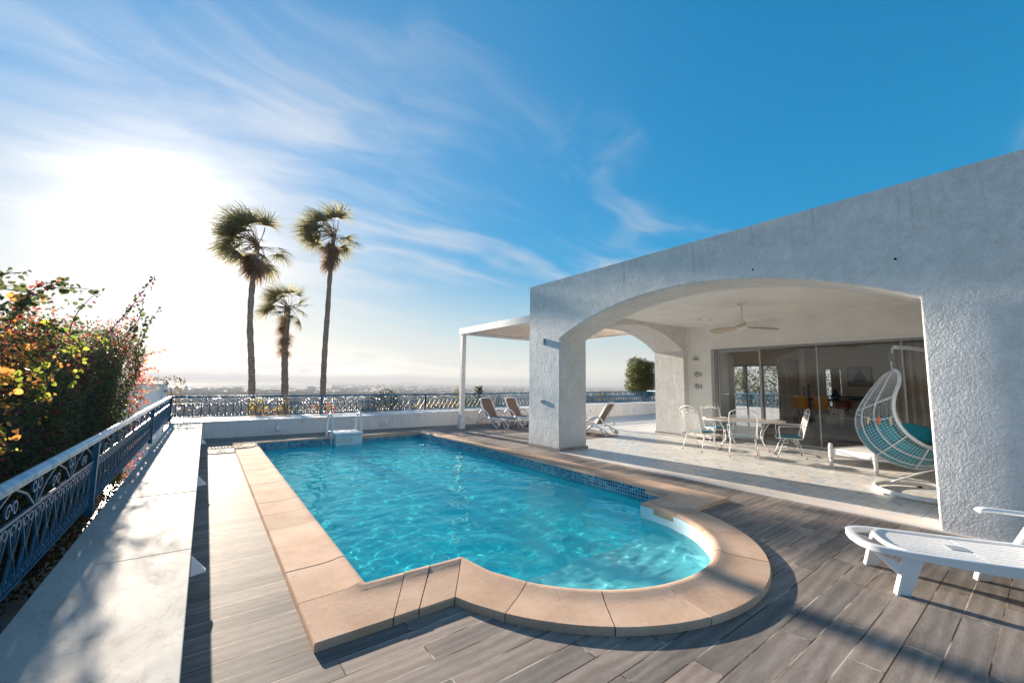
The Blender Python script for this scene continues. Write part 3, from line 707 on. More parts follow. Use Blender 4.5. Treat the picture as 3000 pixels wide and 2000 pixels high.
# back wall of the porch with the door opening
bw = MB()
bw.box((12.40,6.62,0),(12.62,7.38,3.6)).box((12.40,-2,0),(12.62,.6,3.6)).box((12.40,.6,2.74),(12.62,6.62,3.6))
H_(bw).build('porch_back_wall', 'plaster_smooth', house, bevel=.012)
# shallow lunette band over the doors
rad = (3.11**2+.62**2)/(2*.62); bl = MB(); pts = [(4.16+3.11*math.cos(math.pi*i/30), 0) for i in range(31)]
ap = [(4.16+rad*math.sin(t), 2.70+.66-rad+rad*math.cos(t)) for t in [(-1+2*i/30)*math.asin(3.11/rad) for i in range(31)]]
for (y0,z0),(y1,z1) in zip(ap, ap[1:]):
    bl.add([(12.33,y0,z0),(12.33,y1,z1),(12.33,y1,3.43),(12.33,y0,3.43),(12.41,y0,z0),(12.41,y1,z1)], [(0,1,2,3),(0,4,5,1)])
bl.add([(12.33,7.26,2.70),(12.33,7.38,2.70),(12.33,7.38,3.43),(12.33,7.26,3.43)], [(0,1,2,3)])
H_(bl).build('lunette_band', 'plaster_smooth', house)
H_(MB().box((FX1,-2,3.42),(12.40,7.37,3.6))).build('porch_ceiling', 'plaster_smooth', house)
H_(MB().box((FX1,-2.2,0),(12.7,-2.0,3.6))).build('porch_end_wall', 'plaster_smooth', house)
H_(MB().box((FX1+.01,-6,3.85),(20.5,8.40,3.93))).build('roof', 'roof_gravel', house)
sk = MB().box((6.725,7.262,0),(6.745,8.45,.085)).box((6.725,7.24,0),(7.67,7.262,.085)).box((6.745,8.44,0),(7.67,8.455,.085))
H_(sk).build('skirting', 'grey_skirting', house); H_(MB().box((12.13,7.34,0),(12.155,8.45,.07))).build('skirting', 'grey_skirting', house)
# room body behind the glass
rm = MB().box((12.62,8.42,0),(17.4,8.62,3.85)).box((12.62,-2.0,0),(17.4,-1.8,3.85)).box((17.2,-1.8,0),(17.4,4.7,3.85)).box((17.2,5.2,0),(17.4,6.55,3.85)).box((17.2,4.7,2.25),(17.4,5.2,3.85)).box((17.2,4.7,0),(17.4,5.2,.95)).box((17.2,6.55,2.42),(17.4,8.42,3.85)).box((17.2,8.3,0),(17.4,8.42,2.42))
H_(rm).build('room_walls', 'interior_wall', house)
H_(MB().box((12.62,-1.8,2.95),(17.2,8.42,3.05))).build('room_ceiling', 'interior_wall', house)
H_(MB().box((12.62,-1.8,-.1),(17.2,8.42,.012)).box((14.9,-1.8,.012),(17.2,6.3,.45))).build('room_floor', 'interior_floor', house)
H_(MB().box((16.9,3.2,.46),(17.18,3.5,2.9)).box((16.3,5.45,.46),(16.5,5.62,2.9))).build('room_pillar', 'interior_wall', house)
# sliding doors
sd = MB()
GX = 12.66
sd.box((GX-.05,.62,2.66),(GX+.06,6.60,2.735)).box((GX-.05,6.54,0),(GX+.06,6.60,2.66)).box((GX-.05,.62,0),(GX+.06,.68,2.66)).box((GX-.05,.62,.0),(GX+.06,6.6,.03))
H_(sd).build('door_frame', 'alu', house, bevel=.004)
H_(MB().box((12.395,.60,2.70),(12.44,6.64,2.80))).build('shutter_box', 'white_paint', house, bevel=.006)
for (y0, y1, dx) in ((5.30,6.53,.0),(3.95,5.40,.035),(2.3,3.98,.0),(.69,2.33,.035)):
    fr = MB().box((GX-.018+dx,y0,.03),(GX+.018+dx,y0+.05,2.655)).box((GX-.018+dx,y1-.05,.03),(GX+.018+dx,y1,2.655)).box((GX-.018+dx,y0+.05,2.60),(GX+.018+dx,y1-.05,2.655)).box((GX-.018+dx,y0+.05,.03),(GX+.018+dx,y1-.05,.09))
    leaf = H_(fr).build('sliding_door', 'alu', house) if y0 > 5 else (H_(MB().box((GX-.018+dx,y0,.03),(GX+.018+dx,y0+.03,2.655)).box((GX-.018+dx,y0+.03,.03),(GX+.018+dx,y1,.09))).build('sliding_door', 'alu', house))
    H_(MB().add([(GX+dx,y0+.02,.08),(GX+dx,y1-.02,.08),(GX+dx,y1-.02,2.62),(GX+dx,y0+.02,2.62)], [(0,1,2,3)])).build('pane', 'window_glass', leaf)
# far windows of the room
wf = MB()
for y in (6.56,7.15,7.75,8.26): wf.box((17.24,y,.02),(17.30,y+.05,2.42))
wf.box((17.24,6.56,2.36),(17.30,8.3,2.42)); H_(wf).build('rear_window_frame', 'alu', house)
H_(MB().box((17.24,4.7,.95),(17.29,4.74,2.25)).box((17.24,5.16,.95),(17.29,5.2,2.25)).box((17.24,4.7,2.2),(17.29,5.2,2.25))).build('rear_window_frame', 'alu', house)
# small fittings on walls
def downlight(x, y, lab):
    o = MB().lathe([(.05,-.006),(.05,.0),(.035,.001)], (0,0,0), 18).build('downlight', 'grey_metal', None, smooth=False); o.location = (x, y, 3.418); tag(o, lab, 'ceiling light', 'recessed lights in the porch ceiling')
downlight(11.0, 6.15, 'small recessed light in the porch ceiling left of the fan, on the left')
downlight(11.25, 6.0, 'small recessed light in the porch ceiling left of the fan, on the right')
downlight(8.9, 1.45, 'small recessed light in the porch ceiling above the hanging chair')
hb = MB().box((-.06,-.05,-.075),(0,.05,.075)).build('up_down_lamp', 'grey_metal', None, bevel=.006); hb.location = (6.75,7.85,2.63); tag(hb, 'grey box lamp high on the pillar beside the pool', 'wall lamp')
sb = thing('wall_socket', 'small cream socket box on the pool side of the pillar', 'socket', (6.75,7.9,1.15))
MB().box((-.035,-.055,-.05),(0,.055,.05)).build('box', 'cream_plastic', sb, bevel=.006); MB().box((-.037,-.03,-.028),(-.0345,.02,.022)).build('opening', 'dark_hole', sb)
gl = MB().ell((0,0,0),(.07,.10,.05),16,8).build('oval_wall_lamp', 'grey_metal', None, smooth=True); gl.location = (12.37,7.08,2.42); tag(gl, 'grey oval lamp on the porch back wall above two fish plaques', 'wall lamp')
def fish(z, lab, flip):
    t = []
    for i in range(28):
        a = 2*math.pi*i/28; t.append((.11*math.cos(a), .085*math.sin(a)))
    m = MB(); pts = [(-.11,0),(-.07,.06),(0,.088),(.06,.06),(.09,.025),(.14,.075),(.155,.0),(.14,-.075),(.09,-.025),(.06,-.06),(0,-.088),(-.07,-.06)]
    pts = [(y*flip, z_) for y, z_ in pts]; m.prism(pts, 0, -.022, 0); o = m.build('fish_plaque', 'fish_ceramic', None, bevel=.006); o.location = (12.398, 7.07, z); tag(o, lab, 'wall plaque', 'patterned fish plaques on the porch wall')
fish(1.93, 'upper of two black and white fish plaques on the porch wall', -1); fish(1.56, 'lower of two black and white fish plaques on the porch wall', -1)
for k, (y, z) in enumerate(((2.88,3.40),(1.23,3.18))): 
    o = MB().lathe([(.014,0),(.016,.002),(.010,.004)], (0,0,0), 10).build('wall_bolt', 'dark_hole', None); o.rotation_euler = (0,R(-90),0); o.location = (6.747,y,z); tag(o, ('small dark bolt hole in the wall just above the arch','small dark bolt hole in the wall high right of the arch')[k], 'bolt hole')
# floors
struct(MB().box((7.13,-2,.0),(12.6,8.42,.013)).build('porch_floor', 'patchwork_tiles'))
struct(MB().box((6.70,-5,-.02),(7.13,7.24,.020)).build('threshold', 'white_marble_strip', bevel=.006))
pv = MB().add([(10.4,8.47,.004),(20.85,8.47,.004),(20.85,13.88,.004),(12.5,13.88,.004)], [(0,1,2,3)]); struct(pv.build('paving', 'pale_paving'))
struct(MB().box((17.4,-5,.002),(20.85,8.47,.006)).build('side_paving', 'pale_paving'))

# ---- interior furniture
def dining_chair(name, mat, loc, rz, lab):
    t = thing(name, lab, 'chair', loc, rz, 'moulded dining chairs in the room')
    def sf(u, v):
        a = (u-.5)*2; s = v
        if s < .5: x = .22-.42*s*2*.95; z = .45-.02*math.sin(s*6.28)
        else: q = (s-.5)*2; x = -.20-.10*q; z = .45+.40*q
        return (x+.05*a*a, a*(.23-.03*s), z+.03*a*a)
    o = MB().grid(sf, 10, 16).build('shell_seat', mat, t, smooth=True); so = o.modifiers.new('s','SOLIDIFY'); so.thickness = .02
    for sx in (-1,1):
        for sy in (-1,1): MB().tube([(sx*.12,sy*.13,.43),(sx*.2,sy*.2,.0)], [.014,.009], 8).build('leg', 'dark_wood', t)
    return t
dt = thing('dining_table', 'dark wooden dining table at the back of the room', 'table', (15.9,4.45,.45))
MB().box((-.45,-1.05,.72),(.45,1.05,.77)).build('table_top', 'dark_wood', dt, bevel=.006)
for sx in (-1,1):
    for sy in (-1,1): MB().box((sx*.36-.04,sy*.92-.04,0),(sx*.36+.04,sy*.92+.04,.72)).build('leg', 'dark_wood', dt)
dining_chair('dining_chair', 'mustard_seat', (15.3,5.25,.45), R(10), 'mustard chair at the left end of the dark dining table')
dining_chair('dining_chair', 'mustard_seat', (15.15,4.62,.45), R(0), 'mustard chair with its back to the doors, in front of the table')
dining_chair('dining_chair', 'orange_seat', (16.6,4.6,.45), R(180), 'red-orange chair on the far side of the dining table')
cs = MB()
for dy, h in ((0,.45),(.14,.38)):
    cs.lathe([(.05,0),(.05,.02),(.015,.05),(.012,h*.4),(.025,h*.45),(.012,h*.5),(.012,h*.8),(.03,h*.83),(.015,h*.86),(.010,h)], (0,dy,0), 12)
cs.box((-.05,-.06,0),(.05,.20,.03)); o = cs.build('candle_holder', 'black_iron', None, smooth=False); o.location = (15.85,5.22,1.225); tag(o, 'dark turned candlesticks at the left end of the dining table', 'candlestick')
bz = MB().lathe([(.06,0),(.11,.03),(.12,.10),(.05,.20),(.03,.28),(.045,.30)], (0,0,0), 18).build('vase', 'black_iron', None, smooth=True); bz.location = (15.95,4.55,1.222); tag(bz, 'black vase standing on the dark dining table', 'vase')
bwl = MB().lathe([(.08,0),(.26,.06),(.28,.10),(.26,.095)], (0,0,0), 20).build('bowl', 'black_iron', None, smooth=True); bwl.location = (15.8,4.05,1.222); tag(bwl, 'wide black bowl on the dining table', 'bowl')
pic = thing('framed_picture', 'framed picture of a dark blue rounded shape on the back wall', 'picture', (17.17,4.22,1.95))
MB().box((-.0,-.30,-.30),(.025,.30,.30)).build('paper', 'picture_paper', pic)
f_ = MB()
for a, b in (((-.02,-.32,-.32),(.02,.32,-.29)),((-.02,-.32,.29),(.02,.32,.32)),((-.02,-.32,-.29),(.02,-.29,.29)),((-.02,.29,-.29),(.02,.32,.29))): f_.box(a, b)
f_.build('frame', 'taupe_curtain', pic)
MB().prism([(-.17,-.16),(.17,-.16),(.16,-.02),(.09,.08),(.03,.12),(.04,.19),(-.04,.19),(-.03,.12),(-.09,.08),(-.16,-.02)], 0, -.006, -.001).build('drawing', 'picture_blue', pic)
sofa = thing('sofa', 'dark grey sofa standing inside behind the glass doors', 'sofa', (14.2,3.35,.012))
MB().box((-.42,-1.05,.14),(.42,1.05,.44)).build('seat', 'sofa_grey', sofa, bevel=.06); MB().box((-.48,-1.08,.16),(-.24,1.08,.84)).build('backrest', 'sofa_grey', sofa, bevel=.09)
for s in (-1,1): MB().box((-.42,s*1.12-.09,.14),(.42,s*1.12+.09,.60)).build('armrest', 'sofa_grey', sofa, bevel=.06)
for sx in (-1,1):
    for sy in (-1,1): MB().tube([(sx*.36,sy*1.0,0),(sx*.34,sy*.96,.15)], [.015,.022], 8).build('foot', 'dark_wood', sofa)
def curtain(name, mat, x, y0, y1, z0, z1, lab, waves, amp=.04, axis='y'):
    def fn(u, v):
        s = y0+(y1-y0)*u; d = amp*math.sin(u*waves*2*math.pi)+.012*math.sin(u*waves*5.1+v*2)
        return (x+d, s, z0+(z1-z0)*v)
    o = MB().grid(fn, int(waves*10), 6).build(name, mat, None, smooth=True); m = o.modifiers.new('s','SOLIDIFY'); m.thickness = .004; tag(o, lab, 'curtain')
curtain('curtain', 'taupe_curtain', 12.98, .75, 2.55, .03, 2.93, 'long taupe curtain behind the glass beside the hanging chair', 13)
curtain('curtain', 'cream_curtain', 16.95, 5.75, 6.55, .02, 2.55, 'bright cream curtain at the right of the rear terrace window', 6, .05)
curtain('curtain', 'cream_curtain', 17.10, 4.72, 4.98, .95, 2.2, 'narrow cream curtain at the small window above the dining table', 4, .03)

# ================================================================ PERGOLA
pg = thing('pergola', 'white pergola with a slatted roof on a slim square post', 'pergola', (7.2,12.75,0))
def G_(m): m.v = [(x-7.2,y-12.75,z) for x,y,z in m.v]; return m
for (x, y) in ((7.2,12.72),(11.4,12.72)):
    G_(MB().box((x-.075,y-.075,0),(x+.075,y+.075,3.24))).build('post', 'pergola_white', pg, bevel=.006); G_(MB().box((x-.095,y-.095,0),(x+.095,y+.095,.30))).build('post_base', 'pergola_white', pg, bevel=.006)
bm_ = MB().box((7.10,8.42,3.26),(7.24,12.85,3.47)).box((11.30,8.42,3.26),(11.44,12.85,3.47)).box((7.24,12.70,3.26),(11.30,12.85,3.47)).box((9.22,8.42,3.30),(9.32,12.70,3.46)).box((7.24,8.43,3.28),(11.3,8.53,3.46))
G_(bm_).build('beam', 'pergola_white', pg, bevel=.005)
sl = MB(); y = 8.62
while y < 12.65:
    sl.box((7.245,y,3.28),(9.215,y+.05,3.33)).box((9.325,y,3.28),(11.295,y+.05,3.33)); y += .15
G_(sl).build('roof_slats', 'slat_wood', pg)

# ================================================================ FURNITURE ON THE TERRACE
def smooth_path(pts, n=6, closed=False):
    P = [Vector(p) for p in pts]; out = []; k = len(P)
    rng_ = range(k) if closed else range(k-1)
    for i in rng_:
        p0 = P[(i-1)%k] if (i or closed) else P[0]; p1 = P[i]; p2 = P[(i+1)%k]; p3 = P[(i+2)%k] if (i < k-2 or closed) else P[-1]
        for j in range(n):
            t = j/n; out.append(.5*((2*p1)+(-p0+p2)*t+(2*p0-5*p1+4*p2-p3)*t*t+(-p0+3*p1-3*p2+p3)*t**3))
    if not closed: out.append(P[-1])
    return out
# --- metal patio armchair, faces +x
def patio_chair():
    t = thing('patio_chair', '', 'chair', (0,0,0), 0, 'white wire patio chairs round the oval table')
    W_ = .27
    # frame: seat loop, back hoop, arms
    fr = MB()
    hoop = smooth_path([(-.22,-W_,.42),(-.27,-W_,.60),(-.36,-W_,.95),(-.385,-.19,1.03),(-.395,-.09,1.065),(-.40,0,1.08),(-.395,.09,1.065),(-.385,.19,1.03),(-.36,W_,.95),(-.27,W_,.60),(-.22,W_,.42)], 5)
    fr.tube(hoop, .011, 6)
    fr.tube(smooth_path([(-.22,-W_,.42),(.18,-W_,.43),(.25,-.20,.41),(.25,.20,.41),(.18,W_,.43),(-.22,W_,.42)], 5), .010, 6)
    fr.tube([(-.352,-W_+.01,.92),(-.352,W_-.01,.92)], .007, 6)
    fr.build('frame', 'white_metal', t, smooth=True)
    or_ = MB()
    for s in (-1,1):
        for k_ in range(3):
            cy_, cz = s*(.05+.06*k_), .985-.018*k_
            or_.tube([(-.372-.0, cy_+.028*math.cos(a), cz+.026*math.sin(a)) for a in [2*math.pi*i/9 for i in range(10)]], .005, 4)
    or_.build('scroll_ornament', 'white_metal', t)
    for s in (-1,1):
        MB().tube(smooth_path([(-.295,s*W_,.70),(-.10,s*(W_+.03),.70),(.16,s*(W_+.03),.685),(.22,s*(W_+.03),.65),(.20,s*(W_+.01),.42)], 5), .009, 6).build('armrest', 'white_metal', t, smooth=True)
    sm = MB(); sm.grid(lambda u, v: (-.21+.45*u, (v-.5)*2*(W_-.008), .425-.02*math.sin(u*3.14)), 6, 8); sm.build('seat_mesh', 'white_wire_mesh', t)
    bmh = MB(); bmh.grid(lambda u, v: (-.222-.13*u-.012*math.sin(u*3.14), (v-.5)*2*(W_-.008), .43+.49*u), 6, 8); bmh.build('back_mesh', 'white_wire_mesh', t)
    MB().box((-.19,-.23,.430),(.22,.23,.475)).build('cushion', 'blue_cushion', t, bevel=.018)
    for sx, fx in ((1,.27),(-1,-.27)):
        for s in (-1,1):
            x0 = sx*.13; lg = MB()
            c = [(x0-sx*.03+.045*math.cos(a), s*(W_-.02), .365+.045*math.sin(a)) for a in [math.pi/2+sx*(-2*math.pi*i/12) for i in range(12)]]
            lg.tube([(x0-sx*.03,s*(W_-.02),.415)]+c+[(x0-sx*.02,s*(W_-.02),.40),(x0+sx*.03,s*(W_-.01),.30),(fx-sx*.05,s*(W_+.01),.12),(fx,s*(W_+.02),.02)], .0095, 6)
            l = lg.build('leg', 'white_metal', t, smooth=True); MB().lathe([(.012,0),(.016,.004),(.015,.022),(.010,.028)], (fx,s*(W_+.02),0), 10).build('foot_cap', 'rust_cap', l)
    st = MB()
    for s in (-1,1): st.tube(smooth_path([(-.20,s*(W_-.005),.16),(-.05,s*.12,.20),(0,s*.0,.22)], 4), .006, 5); st.tube(smooth_path([(.20,s*(W_-.005),.16),(.05,s*.12,.20),(0,s*.0,.22)], 4), .006, 5)
    st.build('stretcher', 'white_metal', t)
    return t
pc = patio_chair(); PZ = .013
pc.location = (9.95,5.66,PZ); pc.rotation_euler = (0,0,R(-12)); pc['label'] = 'white wire chair at the left end of the oval table'
copy_tree(pc, (9.95,4.62,PZ), R(28), 'white wire chair seen from behind, on the pool side of the oval table')
copy_tree(pc, (11.45,5.95,PZ), R(-118), 'white wire chair behind the oval table, facing the pool')
copy_tree(pc, (10.85,4.02,PZ), R(118), 'white wire chair at the right end of the oval table, seen side-on')
ot = thing('oval_table', 'oval white metal patio table with a tan top on the porch', 'table', (11.05,5.12,PZ), R(-62))
tt = MB(); tt.lathe([(.90,.695),(.925,.70),(.935,.715),(.925,.73),(.915,.732)], n=48); tt.v = [(x, y*.62, z) for x,y,z in tt.v]; tt.build('table_rim', 'white_metal', ot, smooth=False)
tp = MB(); tp.lathe([(.912,.722),(.914,.735)], n=48); tp.v = [(x, y*.615, z) for x,y,z in tp.v]; tp.build('table_top', 'table_glass_top', ot)
for sx in (-1,1):
    for sy in (-1,1):
        l = MB().tube(smooth_path([(sx*.55,sy*.30,.70),(sx*.42,sy*.22,.45),(sx*.40,sy*.22,.25),(sx*.52,sy*.30,.02)], 5), .010, 6).build('leg', 'white_metal', ot, smooth=True); MB().lathe([(.015,0),(.02,.004),(.017,.03)], (sx*.52,sy*.30,0), 10).build('foot_cap', 'rust_cap', l)
MB().tube([(-.42,0,.30),(.42,0,.30)], .010, 6).tube([(-.41,-.22,.30),(-.41,.22,.30)], .010, 6).tube([(.41,-.22,.30),(.41,.22,.30)], .010, 6).build('stretcher', 'white_metal', ot)
# folded lounger leaning low behind the left chair
fl = thing('folded_lounger', 'low folded beige lounger against the porch wall behind the left chair', 'lounger', (12.05,6.75,PZ), R(-8))
MB().box((-.28,-.5,.10),(.28,.5,.16)).build('mattress', 'cream_plastic', fl, bevel=.02); MB().tube([(-.30,-.52,.09),(.30,-.52,.09),(.30,.52,.09),(-.30,.52,.09)], .014, 6, closed=True).build('frame', 'white_metal', fl)
for sx in (-1,1):
    for sy in (-1,1): MB().tube([(sx*.28,sy*.45,0),(sx*.28,sy*.45,.09)], .012, 6).build('leg', 'white_metal', fl)

# --- coffee table with turned legs
ct = thing('coffee_table', 'low white wooden table with knobbed legs behind the hanging chair', 'table', (10.71,2.50,PZ), R(-14))
MB().box((-.66,-.36,.345),(.66,.36,.365)).build('table_top', 'white_paint', ct, bevel=.004)
ap_ = MB()
for s in (-1,1): ap_.box((-.64,s*.375-.012,.26),(.64,s*.375+.012,.375)).box((s*.675-.012,-.35,.26),(s*.675+.012,.35,.375))
ap_.build('apron', 'white_paint', ct, bevel=.004)
for sx in (-1,1):
    for sy in (-1,1): MB().lathe([(.028,0),(.034,.03),(.030,.15),(.040,.20),(.040,.22),(.032,.24),(.042,.26),(.042,.40),(.030,.415),(.036,.43),(.036,.45),(.02,.47)], (sx*.675,sy*.375,0), 14).build('leg', 'white_paint', ct, smooth=False)

# --- hanging egg chair
hc = thing('hanging_chair', 'white wire hanging egg chair with turquoise cushion on a ring stand', 'hanging chair', (8.78,1.42,PZ))
AZ = math.radians(-79.0)      # the chair's side axis
ux, uy = math.cos(AZ), math.sin(AZ)
def EP(u, v, z): # u sideways, v depth (away from the pool), z up -- relative to the stand
    bx, by = -.53, .20
    return (bx+u*ux-v*uy, by+u*uy+v*ux, z)
ring = [( .62*math.cos(a), .62*math.sin(a), .045) for a in [2*math.pi*i/48 for i in range(48)]]
MB().tube(ring, .035, 10, closed=True).build('base_ring', 'white_metal', hc, smooth=True)
for a in (20,140,200,265,320): MB().lathe([(.03,0),(.035,.01),(.02,.02)], (.62*math.cos(R(a)),.62*math.sin(R(a)),0), 10).build('foot', 'dark_hole', hc)
pole = smooth_path([(.60,-.30,.05),(.74,-.42,.5),(.78,-.46,1.2),(.66,-.38,1.75),(.25,-.25,2.08),(-.20,-.02,2.17),(-.50,.18,2.19)], 8)
MB().tube(pole, .030, 10).build('arched_pole', 'white_metal', hc, smooth=True)
for a, b in (((.30,.52),(.72,-.40)),((.10,-.60),(.74,-.43))): MB().tube(smooth_path([(a[0],a[1],.05),((a[0]+b[0])/2,(a[1]+b[1])/2,.30),(b[0],b[1],.50)],4), .014, 8).build('brace', 'white_metal', hc, smooth=True)
MB().tube([(-.53,.20,2.17),(-.53,.20,2.10)], .012, 6).tube([(-.53,.22,1.98),(-.53,.22,1.85)], .010, 6).build('hanging_chain', 'white_metal', hc)
sp_ = MB(); sp_.tube([(-.53+.022*math.cos(a),.22+.022*math.sin(a),2.10-.12*i/60) for i, a in enumerate([2*math.pi*9*i/60 for i in range(61)])], .005, 5); sp_.build('spring', 'grey_metal', hc)
Bk = smooth_path([(-.02,0,1.84),(-.14,0,1.75),(-.32,0,1.49),(-.46,0,1.22),(-.49,0,1.00),(-.43,0,.78),(-.30,0,.61),(-.10,0,.49),(.14,0,.44),(.34,0,.50),(.46,0,.66)], 6)
Rm = smooth_path([(.0,0,1.85),(.05,0,1.80),(.05,0,1.66),(-.01,0,1.47),(-.03,0,1.29),(.0,0,1.12),(.08,0,.97),(.19,0,.86),(.30,0,.79),(.40,0,.75),(.48,0,.70)], 6)
NB = len(Bk)
def EG(s, phi, k=1.0, inset_=0.0):
    i = s*(NB-1); a = min(int(i), NB-2); f = i-a
    b = Bk[a].lerp(Bk[a+1], f); r = Rm[a].lerp(Rm[a+1], f)
    w = .46*max(0.0, math.sin(math.pi*min(1,max(0,s*.86+.05))))**.65*(1 if s < .9 else math.sqrt(max(0,(1-s)/.1))*.0+max(.35,(1-(s-.9)*3.5)))
    if s < .04: w *= s/.04*.8+.2
    w -= inset_
    q = r + (b-r)*math.cos(phi)*(1-inset_*.8)
    return EP(q.x, w*math.sin(phi)*k, q.z)
rim = [EG(i/60, -math.pi/2) for i in range(61)]+[EG(1-i/60, math.pi/2) for i in range(61)]
MB().tube(rim, .024, 8, closed=True).build('rim', 'white_metal', hc, smooth=True)
rb = MB()
for ph in (-62,-38,-14,10,34,58): rb.tube([EG(i/40, R(ph)) for i in range(41)], .0085, 6)
for s in (.30,.62,.80): rb.tube([EG(s, R(-90+180*i/24)) for i in range(25)], .008, 6)
rb.tube([EP(-.44+.42*i/12, -.46, 1.20-.07*math.sin(math.pi*i/12)) for i in range(13)], .006, 5)
rb.build('rib', 'white_metal', hc, smooth=True)
nt_ = MB()
for i in range(1, 52): nt_.tube([EG(i/52, R(-90+180*j/20)) for j in range(21)], .0018, 3, cap=False)
for j in range(1, 36): nt_.tube([EG(.02+.98*i/36, R(-90+180*j/36)) for i in range(37)], .0018, 3, cap=False)
nt_.build('wire_netting', 'white_metal', hc)
cu = MB()
cu.grid(lambda u, v: EG(.44+.54*u, R(-80+160*v), 1, .035), 18, 18); q_ = cu.build('cushion', 'teal_fabric', hc, smooth=True); sm_ = q_.modifiers.new('s','SOLIDIFY'); sm_.thickness = .13; sm_.offset = 1 if False else -1
c2 = MB().ell((0,0,0),(.26,.30,.17),20,12); o = c2.build('back_cushion', 'teal_fabric', hc, smooth=True); o.location = EP(.12,.10,.90)
for k, (uu, m_) in enumerate(((-.31,'peg_wood'),(-.19,'peg_orange'),(-.07,'peg_wood'))):
    o = MB().box((-.012,-.008,-.05),(.012,.008,.05)).box((-.016,-.010,.0),(-.004,.010,.055)).build('clothes_peg', m_, None); o.location = Vector((8.78,1.42,PZ))+Vector(EP(uu,-.465,1.12)); o.rotation_euler = (0,R(6-6*k),AZ)
    tag(o, ('left wooden clothes peg clipped to the wire of the hanging chair','orange clothes peg clipped to the wire of the hanging chair','right wooden clothes peg clipped to the wire of the hanging chair')[k], 'clothes peg')

# --- ceiling fan
fan = thing('ceiling_fan', 'white ceiling fan with three beige blades under the porch ceiling', 'ceiling fan', (9.5,4.33,3.42))
MB().lathe([(.05,-.07),(.085,-.03),(.09,0)], n=24).build('canopy', 'white_paint', fan, smooth=True); MB().tube([(0,0,-.06),(0,0,-.40)], .014, 10).build('rod', 'white_paint', fan, smooth=True)
MB().lathe([(.02,-.58),(.09,-.565),(.115,-.53),(.10,-.47),(.05,-.42),(.03,-.36)], n=24).build('motor_housing', 'white_paint', fan, smooth=True)
for a in (82, 202, 322):
    def bf(u, v):
        x = .08+.70*u; w = .03+.075*math.sin(min(1,u*1.25)*math.pi*.62)*(1 if u < .85 else math.sqrt(max(.02,1-((u-.85)/.15)**2))); y = (v-.5)*2*w
        return (x*math.cos(R(a))-y*math.sin(R(a)), x*math.sin(R(a))+y*math.cos(R(a)), -.535+y*.35-.03*u)
    o = MB().grid(bf, 16, 4).build('blade', 'fan_blade', fan, smooth=True); s_ = o.modifiers.new('s','SOLIDIFY'); s_.thickness = .012

# --- brown sling loungers (head at local x=0, foot at x=1.85)
def sling_lounger():
    t = thing('sun_lounger', '', 'sun lounger', (0,0,0), 0, 'taupe mesh sun loungers on the terrace'); Wd = .31
    bx = lambda s: Vector((.42-.42*s*.62, 0, .34+.70*s*.92))       # backrest line
    fr = MB()
    bh = [(.50,-Wd+.02,.33),(.30,-Wd+.03,.66),(.14,-Wd+.05,.93),(.09,-Wd+.13,1.0),(.075,0,1.02),(.09,Wd-.13,1.0),(.14,Wd-.05,.93),(.30,Wd-.03,.66),(.50,Wd-.02,.33)]
    fr.tube(smooth_path(bh, 5), .026, 8); fr.build('back_frame', 'white_plastic', t, smooth=True)
    MB().grid(lambda u, v: (.50-.40*u, (v-.5)*2*(Wd-.06-.02*u), .335+.64*u+.015*math.sin(u*3.1)), 8, 6).build('back_sling', 'taupe_mesh', t, smooth=True)
    s2 = MB().tube(smooth_path([(.50,-Wd,.32),(1.0,-Wd,.33),(1.55,-Wd,.335),(1.80,-Wd+.05,.32),(1.88,-.12,.30),(1.89,0,.295),(1.88,.12,.30),(1.80,Wd-.05,.32),(1.55,Wd,.335),(1.0,Wd,.33),(.50,Wd,.32)], 5), .026, 8); s2.build('seat_frame', 'white_plastic', t, smooth=True)
    MB().grid(lambda u, v: (.50+1.28*u, (v-.5)*2*(Wd-.02), .335+.012*math.sin(u*5)), 10, 6).build('seat_sling', 'taupe_mesh', t, smooth=True)
    for s in (-1,1):
        y = s*(Wd+.045)
        MB().tube(smooth_path([(.16,y,.30),(.24,y,.48),(.42,y,.57),(.62,y,.53),(.86,y,.34),(1.02,y,.16),(1.20,y,.035),(1.36,y,.05),(1.40,y,.17),(1.30,y,.28),(1.10,y,.325),(.80,y,.33)], 6), .028, 8, flat=(1,1.1)).build('armrest', 'white_plastic', t, smooth=True)
        MB().tube(smooth_path([(.50,y*.97,.31),(.28,y*.97,.22),(.10,y*.97,.14),(.03,y*.97,.07),(.10,y*.97,.03),(.22,y*.97,.09),(.34,y*.97,.24)], 5), .020, 8).build('rear_leg', 'white_plastic', t, smooth=True)
        w = MB(); w.tube([(.10,y-.02,.075),(.10,y+.02,.075)], .072, 18); w.build('wheel', 'cream_plastic', t, smooth=False)
        MB().tube(smooth_path([(1.62,y*.9,.31),(1.76,y*.9,.20),(1.86,y*.9,.10),(1.80,y*.9,.02),(1.66,y*.9,.05),(1.60,y*.9,.16)], 5), .020, 8).build('front_leg', 'white_plastic', t, smooth=True)
    return t
L1 = sling_lounger(); L1.location = (8.60,13.50,0); L1.rotation_euler = (0,0,R(-86)); L1['label'] = 'brown mesh sun lounger just right of the pergola post'
copy_tree(L1, (9.72,13.45,0), R(-86), 'second brown mesh sun lounger, its foot hidden behind the pillar')
copy_tree(L1, (10.28,8.60,0), R(106), 'brown mesh sun lounger seen from behind through the side arch')

